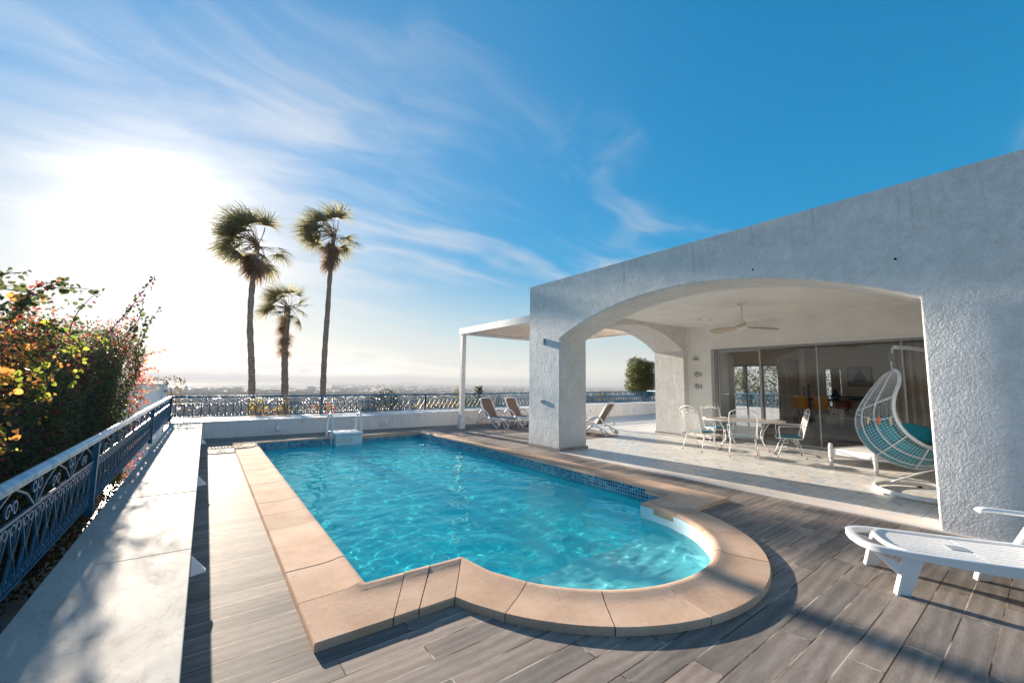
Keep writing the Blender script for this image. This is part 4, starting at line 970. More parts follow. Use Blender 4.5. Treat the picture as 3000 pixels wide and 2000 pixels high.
# --- white slatted plastic lounger in the foreground, local +x from foot end to head
wl = thing('plastic_lounger', 'white plastic slatted lounger cut off by the right edge of the picture', 'sun lounger', (4.61,1.27,0), math.atan2(-.85,.53))
LW = .30; ZS = .315
def rail_side(s):
    pts = smooth_path([(.02,s*.05,ZS+.004),(.05,s*.19,ZS+.004),(.18,s*.275,ZS),(.45,s*LW,ZS-.006),(1.0,s*LW,ZS-.01),(1.92,s*LW,ZS)], 6)
    return pts
lp = rail_side(-1)[::-1]+[Vector((.015,0,ZS+.004))]+rail_side(1)
fm = MB(); k0 = len(lp)
prof = [(-.024,-.028),(.024,-.028),(.024,.014),(.019,.019),(-.019,.019),(-.024,.014)]
for i, p in enumerate(lp):
    a = lp[max(0,i-1)]; b = lp[min(k0-1,i+1)]; d = (b-a).normalized(); nrm = Vector((-d.y,d.x,0)).normalized()
    dep = 1.0 if p.x < .3 else 1+min(1,(p.x-.3)/.5)*1.1
    for u, w in prof: fm.v.append(tuple(p+nrm*u+Vector((0,0,w*(dep if w < 0 else 1)))))
for i in range(k0-1):
    for j in range(6): A = i*6+j; B = i*6+(j+1)%6; fm.f.append((A,B,B+6,A+6))
fm.build('side_rail', 'white_plastic', wl, auto=28)
ns = 9
slat = MB()
for k in range(ns):
    y0 = -LW+.045+(2*LW-.09)*k/ns; y1 = -LW+.045+(2*LW-.09)*(k+1)/ns-.014
    for xa, xb in ((.20+.10*(1-math.cos(((k+.5)/ns-.5)*2*1.2)),.755),(.765,1.92)):
        m_ = 8
        if abs(k-5) <= 1 and xa < .9: pass
        for q in range(m_):
            xA = xa+(xb-xa)*q/m_; xB = xa+(xb-xa)*(q+1)/m_; zA = ZS+.010-.012*math.sin(xA*1.9); zB = ZS+.010-.012*math.sin(xB*1.9)
            slat.add([(xA,y0,zA-.014),(xA,y1,zA-.014),(xA,y1,zA),(xA,y0,zA),(xB,y0,zB-.014),(xB,y1,zB-.014),(xB,y1,zB),(xB,y0,zB)], [(3,2,6,7),(0,3,7,4),(1,5,6,2),(0,4,5,1)]+([(0,1,2,3)] if q == 0 else [])+([(4,7,6,5)] if q == m_-1 else []))
# cross rails under the slats, front cross piece curved
cr = MB().tube(smooth_path([(.31,-LW+.01,ZS-.002),(.22,-.17,ZS+.004),(.195,0,ZS+.006),(.22,.17,ZS+.004),(.31,LW-.01,ZS-.002)], 6), .020, 6)
for x in (.50,.76,1.15,1.5,1.8): cr.box((x-.015,-LW+.02,ZS-.03),(x+.015,LW-.02,ZS-.008))
slat.build('seat_slats', 'white_plastic', wl); cr.build('cross_rail', 'white_plastic', wl, smooth=False)
MB().box((.64,-.05,ZS-.004),(.757,.06,ZS+.0035)).build('grip_hole', 'grey_metal', wl)
for s in (-1,1):
    y = s*(LW-.01)
    lg = MB(); lg.prism([(.26,ZS-.03),(.37,ZS-.03),(.265,.0),(.185,.0)], 1, y-.014*1, y+.014)
    lg.prism([(.03,ZS-.01),(.07,ZS-.03),(.20,.15),(.235,.20),(.23,.23)], 1, y-.020, y+.020)
    lg.prism([(.245,ZS-.03),(.262,ZS-.03),(.195,0),(.175,0)], 1, y-.03, y+.03)
    lg.build('front_leg', 'white_plastic', wl, bevel=.006)
    l2 = MB(); l2.prism([(1.00,ZS-.05),(1.10,ZS-.05),(1.02,.0),(.93,.0)], 1, y-.014, y+.014); l2.prism([(.925,0),(.945,0),(1.03,ZS-.05),(1.00,ZS-.04)], 1, y-.03, y+.03)
    l2.prism([(1.04,ZS-.05),(1.12,ZS-.05),(1.62,.02),(1.54,.0)], 1, y-.014, y+.014); l2.build('rear_leg', 'white_plastic', wl, bevel=.005)
    am = MB(); am.tube(smooth_path([(1.02,s*(LW+.07),.545),(1.06,s*(LW+.07),.565),(1.25,s*(LW+.06),.562),(1.55,s*(LW+.04),.55),(1.75,s*(LW+.02),.53)], 5), .036, 8, flat=(1.1,.55))
    am.prism([(1.22,ZS-.02),(1.36,ZS-.02),(1.46,.545),(1.36,.545)], 1, s*(LW+.04)-.014, s*(LW+.04)+.014); am.prism([(1.215,ZS-.02),(1.235,ZS-.02),(1.375,.545),(1.355,.545)], 1, s*(LW+.04)-.03, s*(LW+.04)+.03)
    am.build('armrest', 'white_plastic', wl, bevel=.004, auto=45)
MB().grid(lambda u, v: (1.45+.62*u, (v-.5)*2*(LW-.06), ZS+.02+.50*u), 6, 6).build('backrest', 'white_plastic', wl, smooth=True)

# --- pool ladder and the white filter block it straddles
lad = thing('pool_ladder', 'white pool ladder with two hooped handrails at the far side of the pool', 'pool ladder', (3.22,12.1,0))
for x in (-.42,.36):
    MB().tube(smooth_path([(x,.42,0),(x,.40,.25),(x,.34,.52),(x,.20,.66),(x,.02,.67),(x,-.12,.56),(x,-.18,.35),(x,-.20,0),(x,-.20,-.95)], 6), .026, 12).build('handrail', 'white_paint', lad, smooth=True)
    MB().lathe([(.05,0),(.05,.012),(.03,.03)], (x,.42,.002), 16).build('flange', 'white_paint', lad)
for z in (-.35,-.65,-.9): MB().box((-.42,-.24,z),(.36,-.16,z+.03)).build('tread', 'white_paint', lad)
fb_ = thing('filter_block', 'white plastic pool filter block hung over the pool edge between the handrails', 'pool filter', (3.20,12.1,0))
MB().box((-.34,-.40,-.75),(.33,-.08,.14)).box((-.34,-.08,.07),(.33,.34,.14)).build('body', 'white_paint', fb_, bevel=.02); MB().box((-.37,-.43,.142),(.36,.37,.20)).build('lid', 'white_paint', fb_, bevel=.018)
MB().box((-.30,-.405,-.06),(.08,-.402,.08)).build('panel', 'cream_plastic', fb_)

# ================================================================ PLANTS
def leaves(cent, size, rng=RNG, up=0.25, shape='leaf', aspect=.7, fold=.18):
    """arrays of diamond leaves (4 verts, folded) at the given centres"""
    n = len(cent); size = np.broadcast_to(size, (n,))[:,None]
    a = rng.normal(size=(n,3)); a[:,2] -= up; a /= np.linalg.norm(a,axis=1)[:,None]
    b = rng.normal(size=(n,3)); b = np.cross(a,b); b /= np.linalg.norm(b,axis=1)[:,None]; c = np.cross(a,b)
    P = np.asarray(cent)
    v0 = P; v1 = P+a*size*.45+b*size*aspect*.5+c*size*fold; v2 = P+a*size*1.0; v3 = P+a*size*.45-b*size*aspect*.5+c*size*fold
    if shape == 'round':
        v0b = P+a*size*.12+b*size*aspect*.38; v4 = P+a*size*.80+b*size*aspect*.33+c*size*fold*.5; v5 = P+a*size*.80-b*size*aspect*.33+c*size*fold*.5; v0c = P+a*size*.12-b*size*aspect*.38
        V = np.stack([v0,v0b,v1,v4,v2,v5,v3,v0c],1); return V.reshape(-1,3), np.arange(n*8).reshape(n,8)
    return np.stack([v0,v1,v2,v3],1).reshape(-1,3), np.arange(n*4).reshape(n,4)
def leaf_obj(name, cent, size, mat, parent, off=(0,0,0), **k):
    V, F = leaves(np.asarray(cent)-np.asarray(off), size, **k); return fast_mesh(name, V, F, mat, parent)
def blob_pts(n, c, r, shell=.6, rng=RNG, lumps=6):
    d = rng.normal(size=(n,3)); d /= np.linalg.norm(d,axis=1)[:,None]
    L = rng.normal(size=(lumps,3)); L /= np.linalg.norm(L,axis=1)[:,None]
    lump = 1+.22*np.max(np.maximum(0,(d@L.T)-.55)*2.2,axis=1)-.10*np.sin(d[:,0]*7+d[:,2]*5)
    rad = (shell+(1-shell)*rng.random(n)**.5)*lump
    return np.asarray(c)+d*rad[:,None]*np.asarray(r)

# --- bougainvillea hedge beside the railing
bo = thing('bougainvillea', 'big bougainvillea hedge with orange, pink and yellow flowers left of the railing', 'bush', (-1.9,6,-.3))
OFF = (-1.9,6,-.3)
def htop(y): return 1.60+.062*y+.10*np.sin(y*1.7)+.07*np.sin(y*4.1)
def hface(y, z): return -1.02+.07*np.sin(y*2.3+z*2)+.05*np.sin(y*6.1-z*4)
def yend(z): return 10.35+.15*np.sin(z*3)
def hedge_pts(n, where, rng=RNG):
    y = rng.uniform(.8,10.3,n); z = rng.uniform(-.25,1,n)
    if where == 'face': zz = -.2+(htop(y)+.2)*rng.random(n); x = hface(y,zz)-np.abs(rng.normal(0,.14,n)); return np.stack([x,y,zz],1)
    if where == 'top': x = rng.uniform(-3.2,-.98,n); zz = htop(y)-.05*(x+1)**2+rng.normal(0,.10,n); return np.stack([x,y,zz],1)
    if where == 'end': zz = -.2+(htop(y*0+10.3)+.2)*rng.random(n); x = rng.uniform(-3,-1.0,n); return np.stack([x, yend(zz)-np.abs(rng.normal(0,.12,n)), zz],1)
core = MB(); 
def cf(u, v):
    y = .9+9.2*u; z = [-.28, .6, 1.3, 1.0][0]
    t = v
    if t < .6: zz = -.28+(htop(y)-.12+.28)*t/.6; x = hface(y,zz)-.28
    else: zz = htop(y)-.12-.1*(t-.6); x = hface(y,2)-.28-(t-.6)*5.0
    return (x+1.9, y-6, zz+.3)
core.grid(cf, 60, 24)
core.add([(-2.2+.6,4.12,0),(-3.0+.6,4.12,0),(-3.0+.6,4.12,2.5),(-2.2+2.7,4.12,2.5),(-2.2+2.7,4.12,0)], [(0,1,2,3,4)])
core.build('light_block_core', 'hedge_core', bo)  # dark core added inside the leaves to block light
pts = np.concatenate([hedge_pts(36000,'face'), hedge_pts(13000,'top'), hedge_pts(6000,'end')])
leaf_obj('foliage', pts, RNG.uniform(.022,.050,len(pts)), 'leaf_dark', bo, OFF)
# flowers: along the top rim, the far edge, and dense orange masses near the camera
def flower(name, mat, pts, s0, s1):
    P = np.repeat(pts, 5, axis=0)+RNG.normal(0,.020,(len(pts)*5,3)); leaf_obj(name, P, RNG.uniform(s0*.72,s1*.72,len(P)), mat, bo, OFF, up=-.3, aspect=.8)
tp_ = hedge_pts(1000,'top'); tp_[:,0] = -1.0-np.abs(RNG.normal(0,.35,len(tp_))); tp_[:,2] += RNG.normal(-.02,.10,len(tp_)); flower('pink_flowers', 'bract_pink', tp_, .025,.042)
e_ = hedge_pts(330,'end'); e_[:,0] = -1.02+RNG.normal(0,.07,len(e_)); e_[:,1] += .05; e2 = hedge_pts(130,'face')
flower('red_flowers', 'bract_pink', np.concatenate([e_, e2]), .028,.045)
o1 = np.stack([RNG.normal(-1.12,.10,480), RNG.uniform(2.9,4.6,480), RNG.normal(1.62,.15,480)],1); o2 = e_[::3]+RNG.normal(0,.10,(len(e_[::3]),3)); o2[:,0] += .08; flower('orange_flowers', 'bract_orange', np.concatenate([o1,o2]), .026,.044)
flower('violet_flowers', 'bract_violet', hedge_pts(120,'face'), .02,.035)
# arching sprays: (start, end, droop, leaf material, flower material)
def spray(p0, p1, bend, n, ls, lm, fm=None, stem=.005):
    p0, p1 = np.array(p0), np.array(p1); T = np.linspace(0,1,14); C_ = [tuple(p0+(p1-p0)*t+np.array(bend)*math.sin(math.pi*t)*1.0-np.array([0,0,1])*0 ) for t in T]
    return C_
SPR = [ # silhouettes above the hedge (x,y,z)
 ((-1.05,7.0,2.05),(-.68,7.55,3.02),(.02,0,.02),46,.040,'leaf_dark','bract_violet'),
 ((-1.0,7.6,2.1),(-.80,7.7,2.72),(.08,0,-.02),16,.06,'leaf_dark',None),
 ((-1.15,6.0,2.0),(-.98,6.1,2.52),(-.05,0,.0),14,.05,'leaf_dark',None),
 ((-1.35,5.2,2.0),(-.88,5.5,2.42),(-.10,0,.14),40,.060,'leaf_dark',None),
 ((-1.30,5.2,1.95),(-1.05,5.3,2.46),(-.10,0,.10),34,.055,'leaf_dark','bract_pink'),
 ((-1.40,4.4,1.9),(-1.22,4.9,2.42),(-.06,0,.10),34,.055,'leaf_dark',None),
 ((-1.35,3.8,1.85),(-.84,3.9,2.10),(-.05,0,.13),26,.050,'leaf_dark','bract_orange'),
 ((-1.3,3.6,1.9),(-.88,3.95,1.98),(-.05,0,.05),22,.045,'leaf_dark','bract_orange'),
 ((-1.05,9.2,2.2),(-.98,9.4,2.75),(.02,0,.02),26,.055,'leaf_dark',None),
 ((-1.00,10.0,2.1),(-.80,10.35,2.95),(-.05,0,.02),30,.060,'leaf_dark',None),
 ((-1.05,10.1,2.2),(-.96,10.2,2.78),(.0,0,.05),26,.055,'leaf_dark',None),
 ((-1.05,8.4,2.1),(-.98,8.5,2.52),(.03,0,.03),20,.05,'leaf_dark','bract_pink'),
 ((-1.0,10.2,1.95),(-.72,10.4,2.10),(.0,0,.03),14,.045,'bract_orange','bract_pink'),
 ((-1.0,10.2,1.7),(-.80,10.4,1.78),(.0,0,.03),12,.045,'bract_orange','bract_pink'),
 ((-1.0,10.2,1.55),(-.74,10.4,1.42),(.0,0,.04),18,.045,'bract_orange','bract_pink'),
 ((-1.0,10.2,1.25),(-.80,10.3,1.08),(.0,0,.04),12,.045,'bract_pink','bract_pink'),
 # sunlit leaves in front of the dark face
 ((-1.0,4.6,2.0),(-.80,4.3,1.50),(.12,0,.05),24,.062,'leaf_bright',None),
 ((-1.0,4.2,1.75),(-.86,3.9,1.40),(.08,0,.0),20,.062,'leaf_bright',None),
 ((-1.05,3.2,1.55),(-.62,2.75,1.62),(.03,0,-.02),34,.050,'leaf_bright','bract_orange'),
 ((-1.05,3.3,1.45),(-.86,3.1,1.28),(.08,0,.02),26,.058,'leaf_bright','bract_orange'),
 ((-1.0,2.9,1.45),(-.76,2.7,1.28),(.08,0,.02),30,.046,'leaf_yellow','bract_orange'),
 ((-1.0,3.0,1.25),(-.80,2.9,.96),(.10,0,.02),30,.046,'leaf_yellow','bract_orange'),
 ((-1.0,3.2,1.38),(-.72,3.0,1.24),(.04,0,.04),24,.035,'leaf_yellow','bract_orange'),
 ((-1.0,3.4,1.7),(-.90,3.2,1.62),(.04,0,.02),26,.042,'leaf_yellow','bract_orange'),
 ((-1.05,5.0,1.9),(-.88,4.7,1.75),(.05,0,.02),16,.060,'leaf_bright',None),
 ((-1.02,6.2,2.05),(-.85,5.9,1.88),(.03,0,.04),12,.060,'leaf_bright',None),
]
tw = MB(); bk = {}
for p0, p1, bend, n_, ls, lm, fm_ in SPR:
    p0, p1, bend = map(np.array, (p0,p1,bend)); T = np.linspace(0,1,14)
    C_ = [p0+(p1-p0)*t+bend*math.sin(math.pi*t) for t in T]; tw.tube([tuple(c-np.array(OFF)) for c in C_], [.006*(1-.6*t) for t in T], 5)
    n_ = int(n_*1.3); t = RNG.random(n_)**.9; c = p0+(p1-p0)*t[:,None]+bend*np.sin(np.pi*t)[:,None]+RNG.normal(0,.020,(n_,3)); ls = ls*(1.45 if lm == 'leaf_dark' else 1.0)
    bk.setdefault(lm, []).append((c, ls*RNG.uniform(.55,1.1,n_)*(1-.45*t)))
    if fm_:
        m_ = max(6,n_//2); t = RNG.random(m_); c = p0+(p1-p0)*t[:,None]+bend*np.sin(np.pi*t)[:,None]+RNG.normal(0,.03,(m_,3)); bk.setdefault(fm_, []).append((np.repeat(c,2,axis=0)+RNG.normal(0,.008,(2*m_,3)), RNG.uniform(.025,.04,2*m_)))
tw.build('stems', 'twig', bo)
nm_ = {'leaf_dark':'spray_leaves','leaf_bright':'sunlit_leaves','leaf_yellow':'yellow_leaves','bract_orange':'orange_spray_flowers','bract_pink':'pink_spray_flowers','bract_violet':'violet_spray_flowers'}
for m_, L_ in bk.items():
    c = np.concatenate([a for a,b in L_]); s = np.concatenate([b for a,b in L_]); leaf_obj(nm_[m_], c, s, m_, bo, OFF, shape='round', aspect=.85)
# fallen-leaf strip under the railing and neighbour wall
nwall = MB().box((-6,17,-2),(-1.06,17.3,1.42)).box((-1.06,16.9,-2),(-.98,17.35,1.48)).build('garden_wall', 'plaster_smooth', None); tag(nwall, 'pale garden wall standing beyond the end of the bougainvillea hedge', 'wall')
nb = thing('climbing_plant', 'thin climbing plant hanging over the end of the pale garden wall', 'plant', (-1.0,16.9,1.0))
c = np.concatenate([blob_pts(130,(-.95,16.8,1.50),(.42,.15,.14)), blob_pts(150,(-.78,16.8,1.05),(.24,.15,.30))]); leaf_obj('foliage', c, RNG.uniform(.04,.075,len(c)), 'autumn_leaf', nb, (-1.0,16.9,1.0)); 
MB().tube(smooth_path([(0,0,-1.6),(.08,-.1,-.4),(.15,-.1,.1),(.0,-.1,.5),(-.3,-.1,.55)],5), .012, 5).build('stem', 'twig', nb)

# --- fan palms, blown by the wind towards -x
def palm(name, label, base, top_pts, r0, r1, crown_r, nfr, seed, skirt, stragglers):
    rg = np.random.default_rng(seed); t = thing(name, label, 'palm tree', base, 0, 'three fan palms beyond the far railing')
    B = np.array(base); path = smooth_path([tuple(np.array(p)-B) for p in top_pts], 8); k = len(path)
    MB().tube(path, [r0+(r1-r0)*i/(k-1)+.012*math.sin(i*2.1)+rg.normal(0,.006) for i in range(k)], 12).build('trunk', 'palm_trunk', t, smooth=True)
    C = np.array(path[-1]); V = []; F = []; VD = []; FD = []; pet = MB()
    wind = np.array([-1.0,-.15,0.05]); wind /= np.linalg.norm(wind)
    def frond(C0, d, length, fan, nl, drop, VV, FF, wd):
        # petiole bending with gravity and wind
        pts = []; p = np.array(C0, float); dd = np.array(d, float)
        for i in range(6): pts.append(tuple(p)); dd = dd+np.array([0,0,-.05*drop])+wind*.07*wd; dd /= np.linalg.norm(dd); p = p+dd*length/6
        pet.tube(pts, [.022-.002*i for i in range(6)], 4, cap=False)
        side = np.cross(dd, [0,0,1.0]); side /= np.linalg.norm(side)+1e-6; upv = np.cross(side, dd)
        roll = rg.uniform(-.7,.7); side, upv = side*math.cos(roll)+upv*math.sin(roll), upv*math.cos(roll)-side*math.sin(roll)
        for j in range(nl):
            a = (-1+2*(j+.5)/nl)*1.75+rg.normal(0,.05); L = fan*(1-.25*abs(a)/1.75)*rg.uniform(.85,1.1); q = p.copy(); dv = dd*math.cos(a)+side*math.sin(a); w = fan*.026
            nrm = upv; rows = []
            for s in range(5):
                ww = w*(1-.9*(s/4)**1.5); sv = np.cross(dv, nrm); sv /= np.linalg.norm(sv)+1e-6
                rows.append((q-sv*ww, q+sv*ww)); dv = dv+wind*(.13*wd)*(s+1)/3+np.array([0,0,-.10*drop*(s+1)/2])+rg.normal(0,.03,3); dv /= np.linalg.norm(dv); q = q+dv*L/4
            o = len(VV)
            for a_, b_ in rows: VV.extend([a_, b_])
            for s in range(4): FF.append((o+2*s, o+2*s+1, o+2*s+3, o+2*s+2))
    for i in range(nfr):
        el = rg.uniform(-.35, 1.35); az = rg.uniform(0, 2*math.pi); d = np.array([math.cos(az)*math.cos(el), math.sin(az)*math.cos(el), math.sin(el)])+wind*.40; d /= np.linalg.norm(d)
        frond(C+rg.normal(0,.06,3), d, crown_r*rg.uniform(.45,.62), crown_r*rg.uniform(.42,.58), 26, .9 if el > .3 else 1.5, V, F, 1.0)
    for d, L in stragglers:
        d = np.array(d, float); d /= np.linalg.norm(d); frond(C+np.array([0,0,-.1]), d, L, crown_r*.36, 22, 1.0, V, F, .5)
    for i in range(int(nfr*.9)):
        el = rg.uniform(-1.45,-.75); az = rg.uniform(0, 2*math.pi); d = np.array([math.cos(az)*math.cos(el), math.sin(az)*math.cos(el), math.sin(el)])+wind*.22; d /= np.linalg.norm(d)
        h = rg.uniform(0, skirt); frond(C+np.array([0,0,-h]), d, crown_r*.22, crown_r*.38, 16, 1.6, VD, FD, .45)
    fast_mesh('crown', np.array(V), np.array(F), 'palm_leaf', t); fast_mesh('dead_skirt', np.array(VD), np.array(FD), 'palm_dead', t); pet.build('leaf_stalks', 'palm_dead', t)
    return t
palm('fan_palm', 'left tall fan palm, nearest the sun', (2.0,24,-3.6), [(2.0,24,-3.6),(1.84,24,.8),(1.71,24,2.56),(1.54,24,4.4),(1.52,24,6.5),(1.62,24,8.3)], .16, .115, 2.35, 46, 1, .9, [((1,.2,.35),1.0),((1,-.1,.15),1.1),((.9,.1,.0),.9),((-1,0,-.35),.9)])
palm('fan_palm', 'right tall fan palm, tallest of the three', (5.6,26,-3.8), [(5.6,26,-3.8),(5.50,26,.8),(5.47,26,3.3),(5.50,26,5.7),(5.52,26,8.0),(5.62,26,10.3)], .175, .12, 2.25, 42, 2, 1.5, [((1,0,.12),1.25),((-1,0,.02),1.3),((-1,0,-.25),1.3),((.8,0,-.5),.9)])
palm('fan_palm', 'short fan palm with a long dead skirt between the two tall ones', (3.9,28,-4), [(3.9,28,-4),(3.81,28,.7),(3.74,28,2.0),(3.66,28,3.6),(3.66,28,5.9)], .20, .17, 1.8, 36, 5, 2.4, [((1,0,.55),1.0)])

# --- shrubs and flowers along the far railing
def shrub(name, label, cat, c, r, n, ls, mat, flowers=None, group=None, seed=0, shell=.35):
    rg = np.random.default_rng(seed+50); base = (c[0],c[1],c[2]-r[2]*1.0); t = thing(name, label, cat, base, 0, group)
    P = blob_pts(n, c, r, shell, rg); leaf_obj('foliage', P, rg.uniform(ls*.6, ls*1.3, n), mat, t, base, rng=rg)
    st = MB()
    for i in range(7):
        d = rg.normal(0,1,3)*np.array(r)*.7; st.tube([(0,0,-.3),(d[0]*.3,d[1]*.3,r[2]*.6),(d[0],d[1],r[2]*(1.1+.8*rg.random()))], [.015,.01,.004], 4)
    st.build('stems', 'twig', t)
    if flowers:
        for fm2, m in flowers:
            P = blob_pts(m, c, np.array(r)*1.03, .7, rg); leaf_obj('flowers', P, rg.uniform(.04,.07,m), fm2, t, base, rng=rg)
    return t
shrub('dark_shrub', 'dark leafy shrub behind the railing right of the ladder', 'bush', (5.55,15.75,.72), (.62,.42,.50), 2600, .055, 'bush_leaf', seed=1)
shrub('flowering_plant', 'yellow and orange flowering plant at the foot of the left tall palm', 'plant', (1.35,15.5,.68), (.24,.16,.30), 260, .05, 'autumn_leaf', [('leaf_yellow',110),('bract_orange',70)], 'flowering plants behind the far railing', 2, .1)
shrub('flowering_plant', 'yellow and pink flowering plant at the foot of the short palm', 'plant', (2.15,15.5,.70), (.22,.16,.34), 230, .05, 'autumn_leaf', [('leaf_yellow',140),('bract_violet',30)], 'flowering plants behind the far railing', 3, .1)
shrub('flowering_plant', 'small orange flowering plant at the foot of the right tall palm', 'plant', (3.35,15.5,.62), (.40,.16,.20), 260, .045, 'autumn_leaf', [('bract_orange',90),('bract_pink',60)], 'flowering plants behind the far railing', 4, .1)
shrub('flowering_plant', 'low pink and orange creeper between the left and short palms', 'plant', (1.75,15.45,.52), (.50,.14,.10), 260, .045, 'autumn_leaf', [('bract_orange',90),('bract_pink',50)], 'flowering plants behind the far railing', 5, .1)
shrub('russet_shrub', 'thin russet shrub behind the railing left of the pergola post', 'bush', (7.7,15.7,.62), (.95,.35,.30), 1100, .05, 'autumn_leaf', [('leaf_yellow',60)], None, 6, .2)
shrub('russet_shrub', 'taller russet shrub behind the railing at the pergola post', 'bush', (8.75,15.8,.80), (.28,.25,.50), 700, .05, 'autumn_leaf', None, None, 7, .2)
shrub('dark_shrub', 'dark green shrub behind the railing between post and loungers', 'bush', (10.0,16.2,.62), (1.1,.5,.42), 2400, .06, 'bush_leaf', [('bract_pink',30)], None, 8, .2)
shrub('dark_shrub', 'low dark shrub seen through the side arch behind the railing', 'bush', (16.6,16.3,.55), (1.3,.5,.42), 2200, .07, 'bush_leaf', None, None, 9, .2)
shrub('russet_shrub', 'russet shrub behind the railing in the middle of the side arch', 'bush', (18.6,16.4,.72), (.9,.5,.42), 1300, .07, 'autumn_leaf', None, None, 10, .2)
# small araucaria with stiff tiers
ar = thing('monkey_puzzle_tree', 'small dark conifer with stiff upward branches above the railing', 'tree', (10.3,16.6,-.5))
tk = MB().tube([(0,0,0),(0,0,1.82)], [.04,.015], 6); tk.build('trunk', 'twig', ar)
av = []
for k in range(8):
    for j in range(7):
        a = 2*math.pi*j/7+k*.4; z0 = .75+k*.14; L = .42*(1-k*.09)
        for q in np.linspace(.1,1,16): av.append((L*q*math.cos(a), L*q*math.sin(a), z0+.12*q+.08*q*q))
leaf_obj('branches', np.array(av), .075, 'bush_leaf', ar)
# stone pine at the right
pn = thing('pine_tree', 'rounded olive-green pine tree beyond the railing in the side arch', 'tree', (22.3,16.4,-3.5))
pt = MB(); pt.tube(smooth_path([(0,0,0),(-.1,0,2.4),(.15,.1,4.2),(.3,.1,5.6)],6), [.18-.004*i for i in range(19)], 8)
for k in range(9):
    a = k*2.4; pt.tube([(.1,.05,3.9+.2*k),(.1+.5*math.cos(a),.5*math.sin(a),4.3+.22*k),(.1+1.0*math.cos(a),1.0*math.sin(a),4.7+.2*k)], [.06,.04,.015], 5)
pt.build('trunk', 'palm_trunk', pn)
pp = np.concatenate([blob_pts(1500, (22.3+.62*math.cos(a)*s, 16.4+.62*math.sin(a)*s, 1.65+h*.8), (.50,.50,.42), .5, RNG) for a, s, h in [(k*1.3, .55+.45*((k*7)%5)/5, -.55+.19*k) for k in range(12)]])
leaf_obj('crown', pp, RNG.uniform(.10,.18,len(pp)), 'pine_leaf', pn, (22.3,16.4,-3.5), aspect=.2, up=-.5)
# tree outside the rear windows
rt = thing('garden_tree', 'shady green tree seen through the rear glass doors of the room', 'tree', (24.5,11.0,-1))
MB().tube(smooth_path([(0,0,0),(.2,0,1.5),(-.2,.1,2.8),(.3,.2,4.2)],5), [.20-.007*i for i in range(16)], 8).build('trunk', 'palm_trunk', rt)
pp = np.concatenate([blob_pts(1300, (24.5+1.2*math.cos(k*1.7), 11.0+3.2*math.sin(k*1.7), 1.0+.28*k), (1.3,1.5,.9), .2, RNG) for k in range(14)])
leaf_obj('crown', pp, RNG.uniform(.10,.2,len(pp)), 'pine_leaf', rt, (24.5,11.0,-1), aspect=.3)

# ================================================================ TERRAIN, LAGOON, CITY, HILLS, HAZE
def m_ground():
    t = NT('plain_ground'); v = t.coord(); n1 = t.noise(v, .0011, 8, .62); n2 = t.noise(v, .010, 6, .65); n3 = t.noise(v, .06, 4, .6)
    col = t.ramp(n2, [(.36,(.045,.055,.045)),(.47,(.065,.07,.06)),(.56,(.10,.10,.09)),(.66,(.14,.135,.13))]); col = t.mix(t.rng(n1, .45, .55, 0, .65, True), col, (.045,.06,.04))
    t.bsdf(t.mix(t.rng(n3,.4,.62,0,.3), col, (.45,.43,.40)), .9)
m_ground()
def m_lagoon():
    t = NT('lagoon_water'); v = t.coord(); n = t.noise(v, .02, 3); t.bsdf((.06,.10,.12), .10, None, 0, 1.0)
m_lagoon()
simple('city_white', (.13,.135,.14), .9, .2, .02, spec=0); simple('hill_far', (.09,.11,.09), .95, .3, .0006); simple('block_wall', (.36,.34,.33), .8, .1, .1)
GZ = -100.0
def terrain():
    # polar grid from the villa's hill down to the plain
    rs = [0,12,22,30,45,70,110,170,260,380,520,700,1000,1500,2300,3500,5000,8000,14000,30000]; na = 96; V = []; F = []
    for r in rs:
        for k in range(na):
            a = 2*math.pi*k/na; x, y = 8+r*math.sin(a), 6+r*math.cos(a)
            if r <= 12: z = -2.2
            elif r <= 30: z = -2.2-2.2*(r-12)/18
            elif r < 700: tt_ = (r-30)/670; z = -4.4+(GZ+4.4)*(1-(1-tt_)**2.2)
            else: z = GZ
            if 22 <= r < 700: z += 2.0*math.sin(a*5+r*.02)*min(1,(r-22)/100)
            V.append((x,y,z))
    for i in range(len(rs)-1):
        for k in range(na): F.append((i*na+k, (i+1)*na+k, (i+1)*na+(k+1)%na, i*na+(k+1)%na))
    m = MB(); m.v = V; m.f = F; return m
struct(terrain().build('ground', 'plain_ground', smooth=True))
struct(MB().box((-4.5,-4,-.5),(-.70,22,-.30)).build('path', 'pale_paving'))
def polar(az, d, z): return (d*math.sin(R(az)), d*math.cos(R(az)), z)
near_e = [(-30,4600),(-8,4650),(-3.3,4660),(0,4700),(3,4740),(6,4800),(9.5,4950),(12,5700),(15,6600),(19,7600)]
far_e = [(21,8200),(16,9000),(10,9300),(4,8600),(-1,8800),(-5,9100),(-12,9400),(-30,9500)]
lg_ = MB(); L_ = [polar(a,d,GZ+1.5) for a,d in near_e+far_e]; lg_.add(L_, [tuple(range(len(L_)))][:1]); struct(lg_.build('sea', 'lagoon_water'))
spit = MB()
for az0, az1, d, w in ((-6,1.2,6900,70),(-2,4.5,7700,60),(6.5,10,6300,90)):
    P_s = [polar(az0+(az1-az0)*i/12, d+60*math.sin(i), GZ+2.6) for i in range(13)]+[polar(az0+(az1-az0)*i/12, d+w+60*math.sin(i)+40*math.cos(i*2), GZ+2.6) for i in reversed(range(13))]
    spit.add(P_s, [tuple(range(26))])
struct(spit.build('sand_spit', 'plain_ground'))
